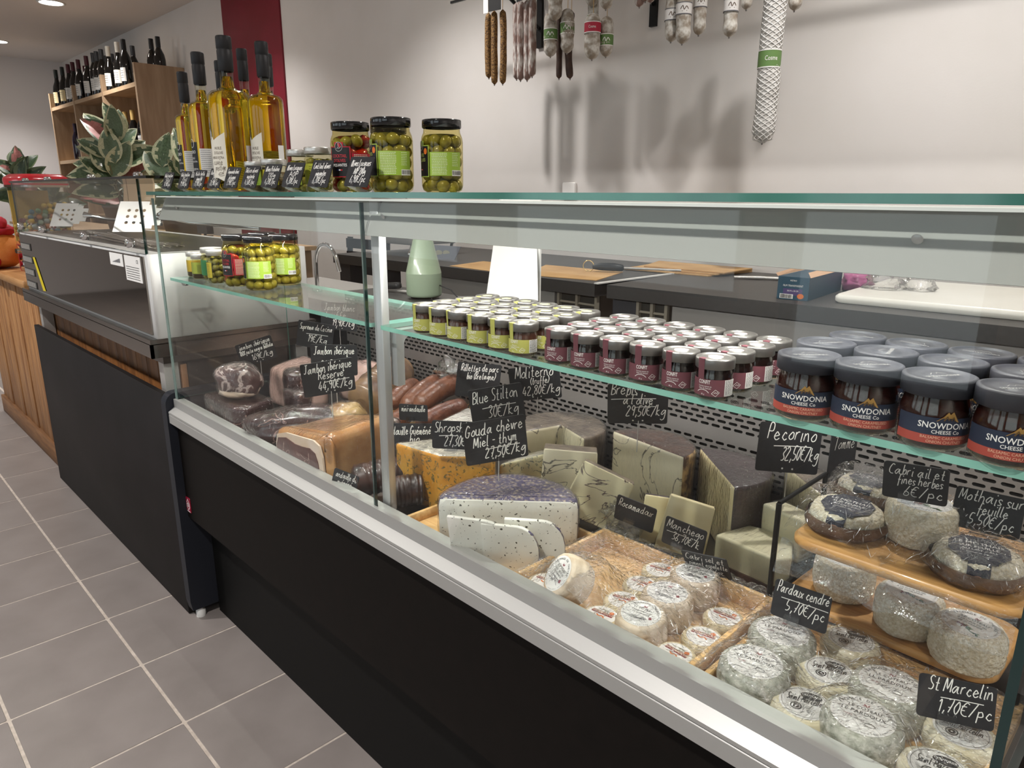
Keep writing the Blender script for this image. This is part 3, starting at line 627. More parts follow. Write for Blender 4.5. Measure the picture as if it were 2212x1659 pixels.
# ---- black price cards written in white pen
card_m = mat('card_slate', '1d1d20', .5, col2='232326', scale=90); pen_m = mat('chalk_pen', 'eeece6', .7)
acry = clear('acrylic_stand', 'f4f6f8', 1.6, .02)
def card(label, loc, ypr, w, h, lines, stand='clip', pen=None, under=(), dots=True, floor=None):
    t = thing('price_card', label, 'price card', loc); t.rotation_mode = 'XYZ'
    Rm = rotm(*[math.radians(a) for a in ypr]); t.rotation_euler = Rm.to_euler('XYZ')
    cb = MB(); cb.prism(rrect(w, h, .004, 3), -.0008, .0008, Matrix(((1,0,0),(0,0,-1),(0,1,0)))); cb.build('card', card_m, t)
    fn = lambda u, v: (u, -.0011, v); mb = MB(); pen = pen or w*.0145
    for s, x, y, wd, sz in lines: handwrite(mb, s, -w/2+x*w, h/2-y*h, wd*w, sz*h*1.0, pen, fn, ang=0.03)
    for x0, x1, y in under: ribbon(mb, smooth_path([(-w/2+x0*w, h/2-(y+.02)*h), (-w/2+(x0+x1)/2*w, h/2-y*h), (-w/2+x1*w, h/2-(y-.005)*h)]), pen*.9, fn)
    mb.build('handwriting', pen_m, t)
    if dots:
        d = MB()
        for u in (-.06*w*1.2, .09*w):
            d.add([fn(u+.0016*math.cos(2*PI*i/10), -h/2+.0065+.0016*math.sin(2*PI*i/10)) for i in range(10)], [tuple(range(10))])
        d.build('rivet', mat('rivet', 'cfcfca', .3, .6), t)
    if stand == 'clip':
        s = MB(); s.box((-.1*w, -.004, -h/2+.004), (w*.27,.006,.012)); s.box((.02*w,.008,-h/2-.002),(w*.42,.022,.0025)); s.build('clear_stand', acry, t)
    elif stand == 'pin':
        inv = Rm.inverted(); a = Vector((.02*w,0,-h/2+.006)); e = a + inv @ Vector((0,0,-(floor or .07)))
        MB().tube([a, e], .0009, 6).build('pin', steel, t)
    return t
# ten cards along the front of the top glass
kx = [(-1.955,'Huile tradition','50cl','14,90€/pc'), (-1.845,'Huile tradition','75cl','19,90€/pc'), (-1.755,'Huile belle','époque 50cl','21,90€/pc'), (-1.665,'Huile prestige','75cl','26,90€/pc'), (-1.575,'Tapenade olives','de Lucques','3,90€/pc'), (-1.485,'Délice olives','moutarde','4,50€/pc'), (-1.393,'Olives Picholine','110g','4,20€/pc'), (-1.303,'Olives Lucques','AOP','4,30€/pc'), (-1.202,'Cocktail olives','piquantes','6,30€/pc'), (-1.075,'Olives Lucques','AOP 200g','6,90€/pc')]
for k, (x, a, b_, c_) in enumerate(kx):
    s = .82+.018*k if k < 9 else 1.0
    card('black card reading %s %s, %s from the left on the counter top' % (a.replace("'", ' '), b_, ORD[k]), (x, .694, ZTOP+.031*s+.002), (4,-20,2), .066*s, .052*s, [(a,.1,.32,.82,.21), (b_,.28,.58,.5,.2), (c_,.2,.86,.66,.24)], 'clip', pen=.0013, dots=False)
BIG = (.105,.074); SM = (.07,.05)
def cards():
    C = card
    C('tilted black price card for pata negra ham at 169 euros, leftmost in the counter', (-1.90,.86,.818), (72,7,-14), .1,.07, [('jambon ibérique',.06,.27,.88,.2),('100% pata negra bellota',.04,.5,.94,.19),('169€/kg',.3,.82,.6,.24)], 'pin', floor=.05)
    C('black price card reading Suprema de Cecina 19 euros', (-1.79,.985,.863), (48,2,10), .1,.074, [('Suprema de Cecina',.05,.32,.9,.22),('19€/kg',.28,.78,.55,.27)], 'pin', under=((.25,.85,.46),), floor=.06)
    C('black price card for cooked ham half hidden behind the glass shelf', (-1.80,1.07,.905), (45,0,4), .105,.08, [('Jambon blanc',.08,.3,.85,.24),('truffe',.1,.55,.6,.22),('19,90€/kg',.3,.85,.62,.24)], 'pin', floor=.1)
    C('black price card reading Jambon ibérique, partly covered by the card in front', (-1.36,.79,.895), (52,4,2), .1,.07, [('Jambon ibérique',.06,.32,.88,.26),('24,50€/kg',.2,.75,.6,.25)], 'pin', floor=.07)
    C('large black price card reading Jambon ibérique Réserve 44,90 euros on a pin', (-1.271,.722,.884), (66,10,-5), .105,.074, [('Jambon ibérique',.05,.3,.92,.26),('Réserve',.3,.53,.5,.25),('44,90€/kg',.28,.85,.66,.27)], 'pin', under=((.42,.9,.6),), floor=.062)
    C('small black card reading mini-andouille among the sausages', (-1.30,.955,.752), (35,0,0), .07,.04, [('mini-andouille',.08,.45,.84,.36)], 'clip', dots=False)
    C('small black card reading Andouille de Guéméné in front of the big ham', (-1.175,.688,.688), (20,-14,8), .062,.05, [('andouille de',.1,.3,.85,.26),('guéméné',.2,.58,.6,.26),('fumée',.2,.86,.5,.26)], None, dots=False)
    C('black price card reading Andouille Guéméné bio beside the aluminium post', (-1.165,.842,.745), (38,-6,-2), .105,.074, [('Andouille Guéméné',.03,.34,.93,.24),('bio',.5,.55,.22,.22),('7,70/kg',.25,.85,.6,.25)], None, under=((.45,.8,.62),))
    C('black price card reading Rillettes de porc bio in front of the slotted steel', (-1.201,1.072,.828), (61,-8,8), .105,.08, [('Rillettes de porc',.08,.25,.86,.2),('bio (Bretagne)',.22,.48,.66,.2)], None, dots=False)
    C('black price card reading Moliterno truffe on a pin', (-.978,1.03,.872), (42,8,-6.5), .105,.074, [('Moliterno',.12,.32,.75,.33),('(truffe)',.4,.52,.38,.2),('42,80€/kg',.22,.85,.75,.27)], 'pin', floor=.03)
    C('black price card reading Blue Stilton 30 euros', (-.963,.908,.852), (52,0,-8), .105,.078, [('Blue Stilton',.05,.36,.86,.3),('30€/kg',.3,.78,.58,.3)], 'pin', under=((.22,.85,.5),), floor=.06)
    C('large black price card reading Gouda chèvre miel-thym on a pin', (-.807,.757,.858), (57,0,-6), .105,.074, [('Gouda chèvre',.03,.33,.92,.27),('Miel - thym',.14,.6,.7,.25),('27,50€/kg',.3,.88,.66,.24)], 'pin', under=((.35,.88,.66),), floor=.042)
    C('black price card reading Shropshire 27,30 half hidden behind the gouda card', (-0.960,.80,0.818), (38,-3,0), .09,.054, [('Shropshire',.05,.4,.85,.36),('27,30€/kg',.25,.88,.7,.36)], 'clip', under=((.15,.5,.52),), dots=False)
    C('small black card reading Rocamadour behind the wooden tray', (-.648,.935,.722), (14,8,10), .072,.05, [('Rocamadour',.06,.4,.88,.3)], 'clip', dots=False)
    C('small black card reading Manchego 36,70 beside the pale slices', (-.548,.93,.717), (11,2,8), .07,.05, [('Manchego',.06,.36,.88,.3),('36,70€/k',.22,.74,.68,.28)], 'clip', under=((.08,.6,.48),), dots=False)
    C('small leaning black card reading Cabri sel et piment above the tray', (-.48,.885,.712), (12,30,-6), .07,.05, [('Cabri sel et',.06,.34,.86,.28),('piment espelette',.1,.62,.86,.24),('6€/pc',.45,.88,.4,.24)], 'clip', dots=False)
    C('black price card reading Brebis à l olive 29,50 behind the shelf edge', (-.70,1.0,.893), (38,14,-2), .105,.08, [('Brebis',.05,.26,.45,.3),("à l'olive",.25,.5,.5,.25),('29,50€/kg',.3,.8,.66,.27)], 'pin', under=((.06,.8,.36),(.45,.8,.56)), floor=.06)
    C('black price card reading Pecorino 32,50 in front of the slotted steel', (-.46,1.085,.852), (50,-10,6), .105,.08, [('Pecorino',.12,.34,.8,.32),('32,50€/kg',.38,.74,.6,.28)], 'pin', under=((.25,.85,.45),), floor=.06)
    C('dark card edge-on just right of the Pecorino card', (-.385,1.11,.852), (62,0,0), .05,.08, [('Tomme',.1,.34,.8,.26)], 'pin', floor=.1)
    C('black price card reading Cabri ail et fines herbes 6 euros on the upper board', (-.2165,.865,.930), (9,6,-3), .0665,.046, [('Cabri ail et',.08,.32,.86,.27),('fines herbes',.22,.56,.7,.25),('6€/pc',.32,.88,.62,.28)], 'clip', dots=False)
    C('black price card reading Mothais sur feuille 5,50 at the right edge', (-.151,.912,.9), (1,-18,-2), .068,.047, [('Mothais sur',.06,.3,.92,.28),('feuille',.35,.55,.45,.25),('5,50€/pc',.25,.86,.66,.27)], 'clip', dots=False)
    C('black price card reading Pardoux cendré 5,70 standing between goat cheeses', (-.314,.829,.742), (6.5,-7,1), .07,.05, [('Pardoux cendré',.05,.3,.92,.3),('5,70€/pc',.24,.74,.7,.3)], 'clip', under=((.15,.98,.42),), dots=False)
    C('black price card reading St Marcelin 1,70 at the lower right', (-.1245,.778,.737), (20,-7,-3), .07,.048, [('St Marcelin',.12,.32,.84,.32),('1,70€/pc',.25,.78,.72,.3)], 'clip', under=((.3,.85,.44),), dots=False)
cards()
# ================================================================== cheese and charcuterie
FILM = clear('cling_film', 'fdfdfd', 1.5, .06, bump=.5, bscale=110, stretch=(1.6,.8,.6))
FILM_S = clear('cling_film_taut', 'fafafa', 1.3, .06, bump=.55, bscale=70, stretch=(2.2,.6,1))
FILM_L = clear('cling_film_loose', 'fdfdfd', 3.6, .08, bump=.4, bscale=150, stretch=(1,1.8,1), milk=.01)
wood_tray = mat('tray_wood', 'd6b27c', .5, col2='c79e66', scale=6, stretch=(1.5,24,24), bump=.08, bscale=40)
wood_y = mat('tray_wood_cross', 'c79f66', .5, col2='b68a52', scale=6, stretch=(24,1.5,24), bump=.08, bscale=40)
bamboo = mat('bamboo_board', 'c99a5e', .42, col2='b6854a', scale=5, stretch=(1.2,30,20), coat=.15)
GLINT = clear('film_crease_glint', 'ffffff', 6., .12, milk=.8)  # pale strips imitating the sparkle of light on creased film
def chunk(name, poly, h, mats, pick, parent, z0=0., bev=.005, cuts=4, amp=.0, fr=18., top=None, seed=0., segs=2):
    """a cut block: bevelled prism over a footprint, top(x,y) shapes its upper side, pick() chooses rind or paste"""
    bm = bmesh.new(); n = len(poly)
    lo = [bm.verts.new((p[0],p[1],z0)) for p in poly]; hi = [bm.verts.new((p[0],p[1],z0+(top(p[0],p[1]) if top else h))) for p in poly]
    bm.faces.new(lo[::-1]); bm.faces.new(hi)
    for i in range(n): bm.faces.new((lo[i], lo[(i+1)%n], hi[(i+1)%n], hi[i]))
    bmesh.ops.recalc_face_normals(bm, faces=bm.faces)
    bm.normal_update()
    if bev: bmesh.ops.bevel(bm, geom=[e for e in bm.edges if e.calc_face_angle(0) > .5], offset=bev, segments=segs, profile=.6, affect='EDGES')
    bm.normal_update()
    for f in bm.faces: f.material_index = pick(f.normal, f.calc_center_median())
    bmesh.ops.triangulate(bm, faces=[f for f in bm.faces if len(f.verts) > 4])
    if cuts: bmesh.ops.subdivide_edges(bm, edges=[e for e in bm.edges if e.calc_length() > .012], cuts=cuts, use_grid_fill=True)
    bm.normal_update()
    if amp:
        for v in bm.verts: v.co += v.normal*amp*noise.noise(v.co*fr+Vector((seed,0,0)))
    for f in bm.faces: f.smooth = True
    me = bpy.data.meshes.new(name); bm.to_mesh(me); bm.free()
    for m in mats: me.materials.append(m)
    return link(name, me, parent)
def wrap(o, parent, off=.0012, amp=.0022, fr=40., m=None, name='plastic_wrap', glints=5200):
    me = o.data.copy(); me.materials.clear(); me.materials.append(m or FILM)
    nr = [v.normal.copy() for v in me.vertices]
    for v, k in zip(me.vertices, nr): v.co += k*(off+amp*abs(noise.noise(Vector((v.co.x*fr, v.co.y*fr, v.co.z*fr*.4))))+RND.uniform(0,.0011))
    for p in me.polygons: p.material_index = 0; p.use_smooth = False
    # white streaks put in for light glinting on the film's creases
    mb = MB(); pol = me.polygons; area = sum(p.area for p in pol); n_ = int(min(420, area*glints)); rng = random.Random(len(pol)); main = rng.uniform(0, 6.28)
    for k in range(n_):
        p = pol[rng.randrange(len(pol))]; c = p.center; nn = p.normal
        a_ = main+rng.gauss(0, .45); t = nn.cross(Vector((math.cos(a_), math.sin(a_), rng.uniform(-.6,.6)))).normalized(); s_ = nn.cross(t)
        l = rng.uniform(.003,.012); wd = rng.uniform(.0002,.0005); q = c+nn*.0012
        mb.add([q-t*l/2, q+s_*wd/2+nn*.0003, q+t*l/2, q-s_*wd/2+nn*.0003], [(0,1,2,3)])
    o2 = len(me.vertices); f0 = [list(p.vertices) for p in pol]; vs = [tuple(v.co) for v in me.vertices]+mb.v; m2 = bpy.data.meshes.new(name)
    m2.from_pydata(vs, [], f0+[[i+o2 for i in f] for f in mb.f]); m2.materials.append(m or FILM); m2.materials.append(GLINT)
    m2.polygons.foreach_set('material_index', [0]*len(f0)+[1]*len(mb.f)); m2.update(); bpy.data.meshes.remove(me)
    w = link(name, m2, parent); w.matrix_local = o.matrix_local.copy(); return w
def arc(cx, cy, R, a0, a1, n=14): return [(cx+R*math.cos(a0+(a1-a0)*i/n), cy+R*math.sin(a0+(a1-a0)*i/n)) for i in range(n+1)]
up = lambda n, c: 0
# paste and rind materials
gouda_p = veins('gouda_paste', 'dedbd0', '3d3a2c', 170, .655, .69, base2='e2e1d8', dist=0., thin=False, detail=2)
gouda_r = mat('gouda_rind', '4a4462', .4, col2='b3a48c', scale=150, lo=.48, hi=.72, detail=6, coat=.4, bump=.15)
shrop_p = veins('shropshire_paste', 'd38f22', '46553c', 42, .55, .60, base2='e2ac48', dist=2.2, detail=8)
blue_p = veins('stilton_paste', 'e8dcae', '4d5f63', 46, .56, .60, base2='efe6c4', dist=2.2, detail=8)
moli_p = veins('truffle_paste', 'efe3c2', '2e2426', 10, .494, .506, base2='f3e9cd', dist=1.2, detail=5)
moli_p2 = veins('wine_vein_paste', 'f2e6bc', '431d2e', 11, .496, .508, base2='f1e6c0', dist=1.3, detail=5)
grey_r = mat('grey_rind', '5d5148', .5, col2='8b7c6b', scale=30, detail=8, coat=.5, bump=.3, bscale=60)
brown_r = mat('brown_rind', '3a2722', .5, col2='5a3a2c', scale=40, detail=8, coat=.5, bump=.3, bscale=80)
speck_r = mat('speckled_rind', '4f2d22', .5, col2='c7a06a', scale=55, detail=8, lo=.42, hi=.6, coat=.4)
manch_r = mat('manchego_rind', '35282a', .45, col2='46363a', scale=120, stretch=(1,1,4), coat=.4, bump=.4, bscale=150)
manch_p = mat('manchego_paste', 'e8d6a4', .45, col2='efe0b6', scale=14, coat=.25)
cream_p = mat('cream_paste', 'e6ddb6', .45, col2='ece5c6', scale=10, coat=.35)
pec_p = mat('pecorino_paste', 'b8ad8a', .5, col2='c7bd9c', scale=16, coat=.3)
# --- wooden trays
def tray(label, x0, x1, y0, y1, z, hw, cells=()):
    t = thing('wooden_tray', label, 'tray', ((x0+x1)/2, (y0+y1)/2, z)); w, d = x1-x0, y1-y0
    MB().b2(-w/2, w/2, -d/2, d/2, 0, .006).build('base', wood_tray, t)
    for s in (-1, 1):
        MB().rbox((0, s*(d/2-.004), .006+hw/2), (w, .008, hw), .002).build('rail', wood_tray, t)
        MB().rbox((s*(w/2-.004), 0, .006+hw/2), (.008, d-.016, hw), .002).build('rail', wood_tray, t)
    return t
ZD = DECK+.0005
tray('shallow wooden tray under the gouda half wheel', -1.0, -.704, .69, .905, ZD, .018)
tray('wooden tray with raised rim holding the wrapped rocamadour and goat cheeses', -.698, -.384, .69, .915, ZD, .03)
tray('wooden tray with raised rim holding saint marcellin and grey goat cheeses', -.376, -.082, .69, .925, ZD, .02)
ZTR = ZD+.0062
# --- gouda half wheel with three slices leaning on it
def wheel_part(name, label, cat, loc, R, h, a0, a1, paste, rind, rz=0., bev=.007, wrapped=True, amp=.0012, topm=None, group=None):
    t = thing(name, label, cat, loc, rz, group)
    full = abs(a1-a0) >= 2*PI-.01
    poly = arc(0,0,R,a0,a1,24) if full else [(0,0)]+arc(0,0,R,a0,a1,22)
    if full: poly = poly[:-1]
    def pick(n, c):
        rr = Vector((c.x, c.y, 0))
        if rr.length > R-bev*1.3-.002 and n.x*rr.x+n.y*rr.y > .35*rr.length and n.z < .6: return 1
        return 2 if n.z > .45 else 0
    o = chunk('cheese_body', poly, h, [paste, rind, topm or rind], pick, t, bev=bev, cuts=3, amp=amp)
    if wrapped: wrap(o, t)
    return t
fa = math.atan2(.675, .738)
g = wheel_part('gouda_cheese', 'half wheel of pale herb gouda with purple-blue rind, cut face forward', 'cheese', (-.808,.787,ZTR), .124, .088, fa, fa+PI, gouda_p, gouda_r, bev=.016)
def slice_shape(w, h): return [(-w/2,0),(w/2,0)]+[(w/2*(1-.0)*math.cos(a*.5)-0, 0) for a in ()]
def gouda_slice(label, loc, ypr, w, h, th):
    t = thing('gouda_slice', label, 'cheese', loc); t.rotation_euler = rotm(*[math.radians(a) for a in ypr]).to_euler()
    pts = [(-w*.5,0),(w*.42,0)]+[(w*.42+w*.12*math.sin(a*2)-w*.32*(1-math.cos(a)), h*math.sin(a)) for a in [PI/2*i/8 for i in range(1,9)]]+[(-w*.5,h)]
    o = chunk('cheese_body', pts, th, [gouda_p, gouda_r], lambda n, c: 1 if (c.x > w*.3 and abs(n.z) < .5) else 0, t, bev=.002, cuts=3)
    o.rotation_euler = (PI/2,0,0); wrap(o, t, amp=.001)
gouda_slice('slice of herb gouda lying foremost against the glass', (-.79,.713,ZTR), (30,14,0), .105, .098, .006)
gouda_slice('second slice of herb gouda fanned out behind the foremost slice', (-.745,.737,ZTR), (34,12,0), .095, .092, .006)
gouda_slice('third slice of herb gouda leaning on the half wheel', (-.722,.768,ZTR), (38,10,0), .1, .098, .007)
# --- other cut cheeses
def block(name, label, poly, z0, h, mats, pick, top=None, bev=.006, amp=.0015, wr=True, seed=0., wm=None):
    cx = sum(p[0] for p in poly)/len(poly); cy = sum(p[1] for p in poly)/len(poly)
    t = thing(name, label, 'cheese', (cx, cy, z0)); q = [(p[0]-cx, p[1]-cy) for p in poly]
    o = chunk('cheese_body', q, h, mats, pick, t, bev=bev, amp=amp, top=(lambda x, y: top(x+cx, y+cy)) if top else None, seed=seed)
    if wr: wrap(o, t, m=wm)
    return t
toprind = lambda n, c: 1 if n.z > .6 else 0
block('shropshire_cheese', 'big orange block of blue-veined shropshire behind the gouda', [(-1.118,.775),(-1.0,.792),(-.925,.865),(-.965,.905),(-1.06,.9)], ZTR-.004, .118, [shrop_p, mat('pale_rind', 'c9c0ae', .5, col2='8f8a80', scale=60, coat=.4)], toprind)
block('stilton_cheese', 'pale yellow blue-veined stilton wedge behind the gouda', [(-.965,.915),(-.862,1.0),(-.88,1.02),(-.96,1.0)], ZD+.012, .115, [blue_p, mat('pale_rind')], toprind, top=lambda x, y: .06+.055*(max(0,.0+(x+.98))/.1 if x < -.9 else .85))
block('tomme_cheese', 'wrapped white-topped cheese wedge between the sausages and the shropshire', [(-1.195,.93),(-1.13,.935),(-1.17,1.08),(-1.24,1.07)], ZD, .105, [mat('tomme_paste', 'd8cdbb', .5, col2='c2b4a2', scale=20), mat('tomme_white', 'e2dcd6', .5, col2='cfc6be', scale=50)], toprind)
wheel_part('moliterno_cheese', 'round grey-rinded truffle cheese wheel cut open, at the back left', 'cheese', (-.97,1.105,ZD), .098, .118, math.radians(-20), math.radians(255), moli_p, grey_r, topm=grey_r)
def leaning(name, label, loc, ypr, w, h, th, paste, rind, edge='top', roll2=0.):
    t = thing(name, label, 'cheese', loc); t.rotation_euler = rotm(*[math.radians(a) for a in ypr]).to_euler()
    poly = [(-w*.5,0),(w*.5,.0),(w*.5,h*.96),(-w*.42,h)]
    o = chunk('cheese_body', poly, th, [paste, rind], lambda n, c: 1 if (abs(n.z) < .5 and ((edge == 'top' and c.y > h*.8) or (edge == 'right' and c.x > w*.4))) else 0, t, bev=.003, cuts=4)
    o.rotation_euler = (PI/2,0,0); wrap(o, t, amp=.0012)
leaning('moliterno_piece', 'upright slab of truffle-veined cheese leaning on the grey wheel', (-.862,1.006,ZD), (40,-8,0), .112, .122, .05, moli_p, grey_r)
leaning('moliterno_piece', 'tilted square slab of purple-veined cheese in front of the brown wheel', (-.775,.962,ZD+.012), (36,-12,20), .108, .105, .03, moli_p2, grey_r)
wheel_part('brown_rind_cheese', 'brown-rinded veined cheese wheel cut in half in the middle of the back row', 'cheese', (-.745,1.1,ZD), .093, .135, math.radians(-8), math.radians(172), moli_p, speck_r, topm=brown_r)
wheel_part('manchego_cheese', 'half wheel of manchego with dark patterned rind at the back', 'cheese', (-.59,1.09,ZD), .096, .135, math.radians(-42), math.radians(138), manch_p, manch_r, topm=manch_r)
leaning('manchego_slice', 'pale yellow manchego slice, left of the two leaning on the dark half wheel', (-.636,1.0,ZD), (32,-10,0), .075, .088, .012, manch_p, manch_r)
leaning('manchego_slice', 'pale yellow manchego slice with dark rind edge, right of the two', (-.592,.992,ZD), (28,-14,8), .085, .098, .014, manch_p, manch_r, 'right')
wheel_part('pecorino_cheese', 'tall pale pecorino wedge right of the manchego half wheel', 'cheese', (-.435,1.115,ZD), .085, .14, math.radians(-35), math.radians(140), pec_p, pec_p, topm=grey_r)
block('sheep_cheese', 'thick cream slab with brown bottom rind in the front of the right corner', [(-.522,.985),(-.418,.975),(-.4,1.0),(-.43,1.07),(-.505,1.06)], ZD, .062, [cream_p, brown_r], lambda n, c: 0, bev=.004, wm=FILM_S)
block('sheep_cheese', 'cream slab set on edge behind the front cream slab', [(-.485,1.065),(-.41,1.045),(-.4,1.085),(-.47,1.1)], ZD+.03, .075, [cream_p, brown_r], lambda n, c: 0, bev=.004, wm=FILM_S)
MB().prism([(-.524,.983),(-.417,.972),(-.397,1.0),(-.428,1.073),(-.507,1.063)], ZD, ZD+.016).build('cheese_rind', brown_r, None)
o = bpy.data.objects['cheese_rind']; par = [x for x in COL.objects if x.get('label', '').startswith('thick cream slab')][0]
o.parent = par; o.location = -Vector(par.location)
# --- small round goat cheeses with paper discs
coat_rind = mat('goat_rind', 'f2ead8', .7, col2='d6c7a8', scale=260, detail=5, bump=1.0, bscale=240)
ash_rind = mat('goat_rind_grey', 'c6c4b8', .7, col2='969889', scale=120, detail=6, bump=.8, bscale=110)
smooth_rind = mat('marcellin_rind', 'e3dcc4', .6, col2='d6cba9', scale=40, bump=.2, bscale=80, coat=.15)
blush_rind = mat('goat_rind_blush', 'd9c9b4', .6, col2='c9b49a', scale=60, bump=.4, bscale=90)
roca_rind = mat('rocamadour_rind', 'd8c9a6', .6, col2='c8b68e', scale=50, bump=.2)
disc_m = mat('paper_disc', 'e9e6e2', .5)
red_p = mat('print_burgundy', '8c2233', .6); green_p = mat('print_green', '3d6b35', .6, col2='6c8a4a', scale=400)
def puck_mesh(R, h, amp, seed, m):
    pr = [(.0001,0),(R*.8,0),(R*.94,h*.06),(R,h*.22),(R*1.02,h*.5),(R*.99,h*.78),(R*.92,h*.94),(R*.8,h),(.0001,h*1.0)]
    fine = []
    for a, b in zip(pr[:-1], pr[1:]):
        n_ = max(1, int(math.hypot(b[0]-a[0], b[1]-a[1])/.0018)) if a[0] > R*.75 or b[0] > R*.75 else 3
        fine += [(a[0]+(b[0]-a[0])*i/n_, a[1]+(b[1]-a[1])*i/n_) for i in range(n_)]
    mb = MB(); mb.lathe(fine+[pr[-1]], 110); q = []
    for v in mb.v:
        p = Vector(v); r = Vector((p.x,p.y,0)); w_ = min(1, max(0, (r.length-R*.72)/(R*.12)))
        s1 = Vector((p.x*210+seed, p.y*210, p.z*150)); k = noise.noise(Vector((p.x*60+seed, p.y*60, p.z*60)))*.8+(.5-abs(noise.noise(s1)))*1.1
        d_ = (r.normalized() if r.length > 1e-4 else Vector((0,0,1)))*.85+Vector((0,0,.5 if p.z > h*.5 else 0))
        q.append(tuple(p + d_*amp*k*w_))
    mb.v = q; me = mb.mesh('cheese_body'); me.materials.append(m); return me
def disc(mb, r, z, n=32): mb.add([(r*math.cos(2*PI*i/n), r*math.sin(2*PI*i/n), z) for i in range(n)], [tuple(range(n))])
def goat_label(kind, R):
    """returns [(name, mesh)] of the paper disc on top"""
    z = 0; fn = lambda dz: (lambda u, v: (u, v, dz)); out = []
    r = R*.78
    def add(n, mb, m): me = mb.mesh(n); me.materials.append(m); out.append((n, me))
    d = MB(); disc(d, r, .0004); add('paper_disc', d, disc_m); f = fn(.0008)
    t = MB()
    if kind in ('coteau', 'coteau_plain', 'pardoux'):
        text_arc(t, 'FROMAGE DE CHÈVRE', r*.17, r*.82, PI/2, f); text_arc(t, 'LAIT CRU DE CHEVRE  FABRIQUE EN LIMOUSIN', r*.08, r*.9, -PI/2, f, step=-.068*PI/2)
        text_flat(t, '"LE COTEAU"', r*.21, 0, r*.33, .95, fn=f)
        if kind == 'pardoux': text_flat(t, 'LE PARDOUX', r*.25, 0, r*.06, .92, fn=f); text_flat(t, 'POIDS NET 150 g', r*.09, 0, -r*.3, fn=f); ribbon(t, [(r*.3+r*.16*math.cos(2*PI*i/16), -r*.42+r*.09*math.sin(2*PI*i/16)) for i in range(17)], r*.02, f)
        else:
            text_flat(t, 'A LA FLEUR DE SEL', r*.14, 0, r*.12, .95, fn=f); text_flat(t, 'DE GUERANDE', r*.14, 0, -r*.04, .95, fn=f)
        add('label_print', t, ink)
        t = MB(); ribbon(t, smooth_path([(-r*.09,r*.47),(-r*.02,r*.55),(r*.03,r*.5),(r*.1,r*.6)]), r*.035, f); ribbon(t, [(-r*.08,r*.6),(0,r*.53),(r*.02,r*.45)], r*.03, f); ribbon(t, [(r*.02,r*.55),(r*.1,r*.5)], r*.03, f)
        if kind == 'pardoux': text_flat(t, 'ELVEA', r*.1, -r*.42, -r*.2, fn=f)
        elif kind == 'coteau_plain': t.box((r*.58,-r*.2,.0009),(r*.14,r*.17,.0004), .4)
        add('logo', t, red_p)
        if kind == 'coteau':
            t = MB()
            for k in range(26):
                a = RND.uniform(-.5,.35); u, v = -r*.15+k*r*.027, -r*.22-k*r*.014; ribbon(t, [(u,v),(u+r*.16*math.cos(-.9+a), v+r*.16*math.sin(-.9+a))], r*.035, f)
                if k % 2: ribbon(t, [(u,v),(u+r*.12*math.cos(1.+a), v+r*.09*math.sin(1.+a))], r*.025, f)
            add('herb_print', t, green_p)
            t = MB()
            for k in range(14): u, v = -r*.2+RND.uniform(-.13,.2)*r, -r*.36+RND.uniform(-.1,.1)*r; t.add([(u+r*.035*math.cos(2*PI*i/8), v+r*.035*math.sin(2*PI*i/8), .0011) for i in range(8)], [tuple(range(8))])
            add('berry_print', t, red_p)
            t = MB(); t.add([(-r*.52+r*.2*math.cos(2*PI*i/16), -r*.2+r*.12*math.sin(2*PI*i/16), .0011) for i in range(16)], [tuple(range(16))]); t.add([(r*.35+r*.13*math.cos(2*PI*i/16), -r*.47+r*.08*math.sin(2*PI*i/16), .0011) for i in range(16)], [tuple(range(16))]); add('pebble_print', t, white)
        elif kind == 'coteau_plain':
            t = MB()
            for k in range(16): ribbon(t, [(-r*.6+RND.random()*r, -r*.2-RND.random()*r*.35), (-r*.4+RND.random()*r, -r*.2-RND.random()*r*.35)], r*.02, f)
            add('sketch_print', t, mat('print_grey'))
    elif kind == 'marcellin':
        handwrite(t, 'Saint-Marcellin', -r*.72, r*.02, r*1.4, r*.42, r*.035, f, jit=.0)
        ribbon(t, [(-r*.3+r*.2*math.cos(2*PI*i/20), -r*.33+r*.2*math.sin(2*PI*i/20)) for i in range(21)], r*.05, f); ribbon(t, [(-r*.3+r*.09*math.cos(2*PI*i/16), -r*.33+r*.09*math.sin(2*PI*i/16)) for i in range(17)], r*.09, f)
        ribbon(t, [(-r*.02,-r*.12),(-r*.02,-r*.55)], r*.015, f)
        for k in range(4): text_flat(t, ('Lait cru','50% mat','grasse','80 g')[k], r*.11, r*.25, -r*.18-k*r*.12, fn=f)
        ribbon(t, [(r*.9*math.cos(2*PI*i/32), r*.9*math.sin(2*PI*i/32)) for i in range(33)], r*.015, f)
        add('label_print', t, ink)
        t = MB(); t.add([(r*.2+r*.42*math.cos(2*PI*i/24), r*.5+r*.24*math.sin(2*PI*i/24), .0009) for i in range(24)], [tuple(range(24))]); add('brand_oval', t, mat('oval_black', '16151a', .5))
        t = MB(); text_flat(t, 'COUTURIER', r*.17, r*.2, r*.52, .8, fn=fn(.0012), bold=.01); add('brand_print', t, white)
    elif kind == 'roca':
        t.box((-r*.05,r*.22,.0007),(r*1.5,r*.3,.0002)); add('title_band', t, red_p)
        t = MB(); text_flat(t, 'ROCAMADOUR', r*.27, -r*.05, r*.22, .85, fn=fn(.0012), bold=.015); add('title_print', t, mat('print_cream', 'f2e2c4', .5))
        t = MB()
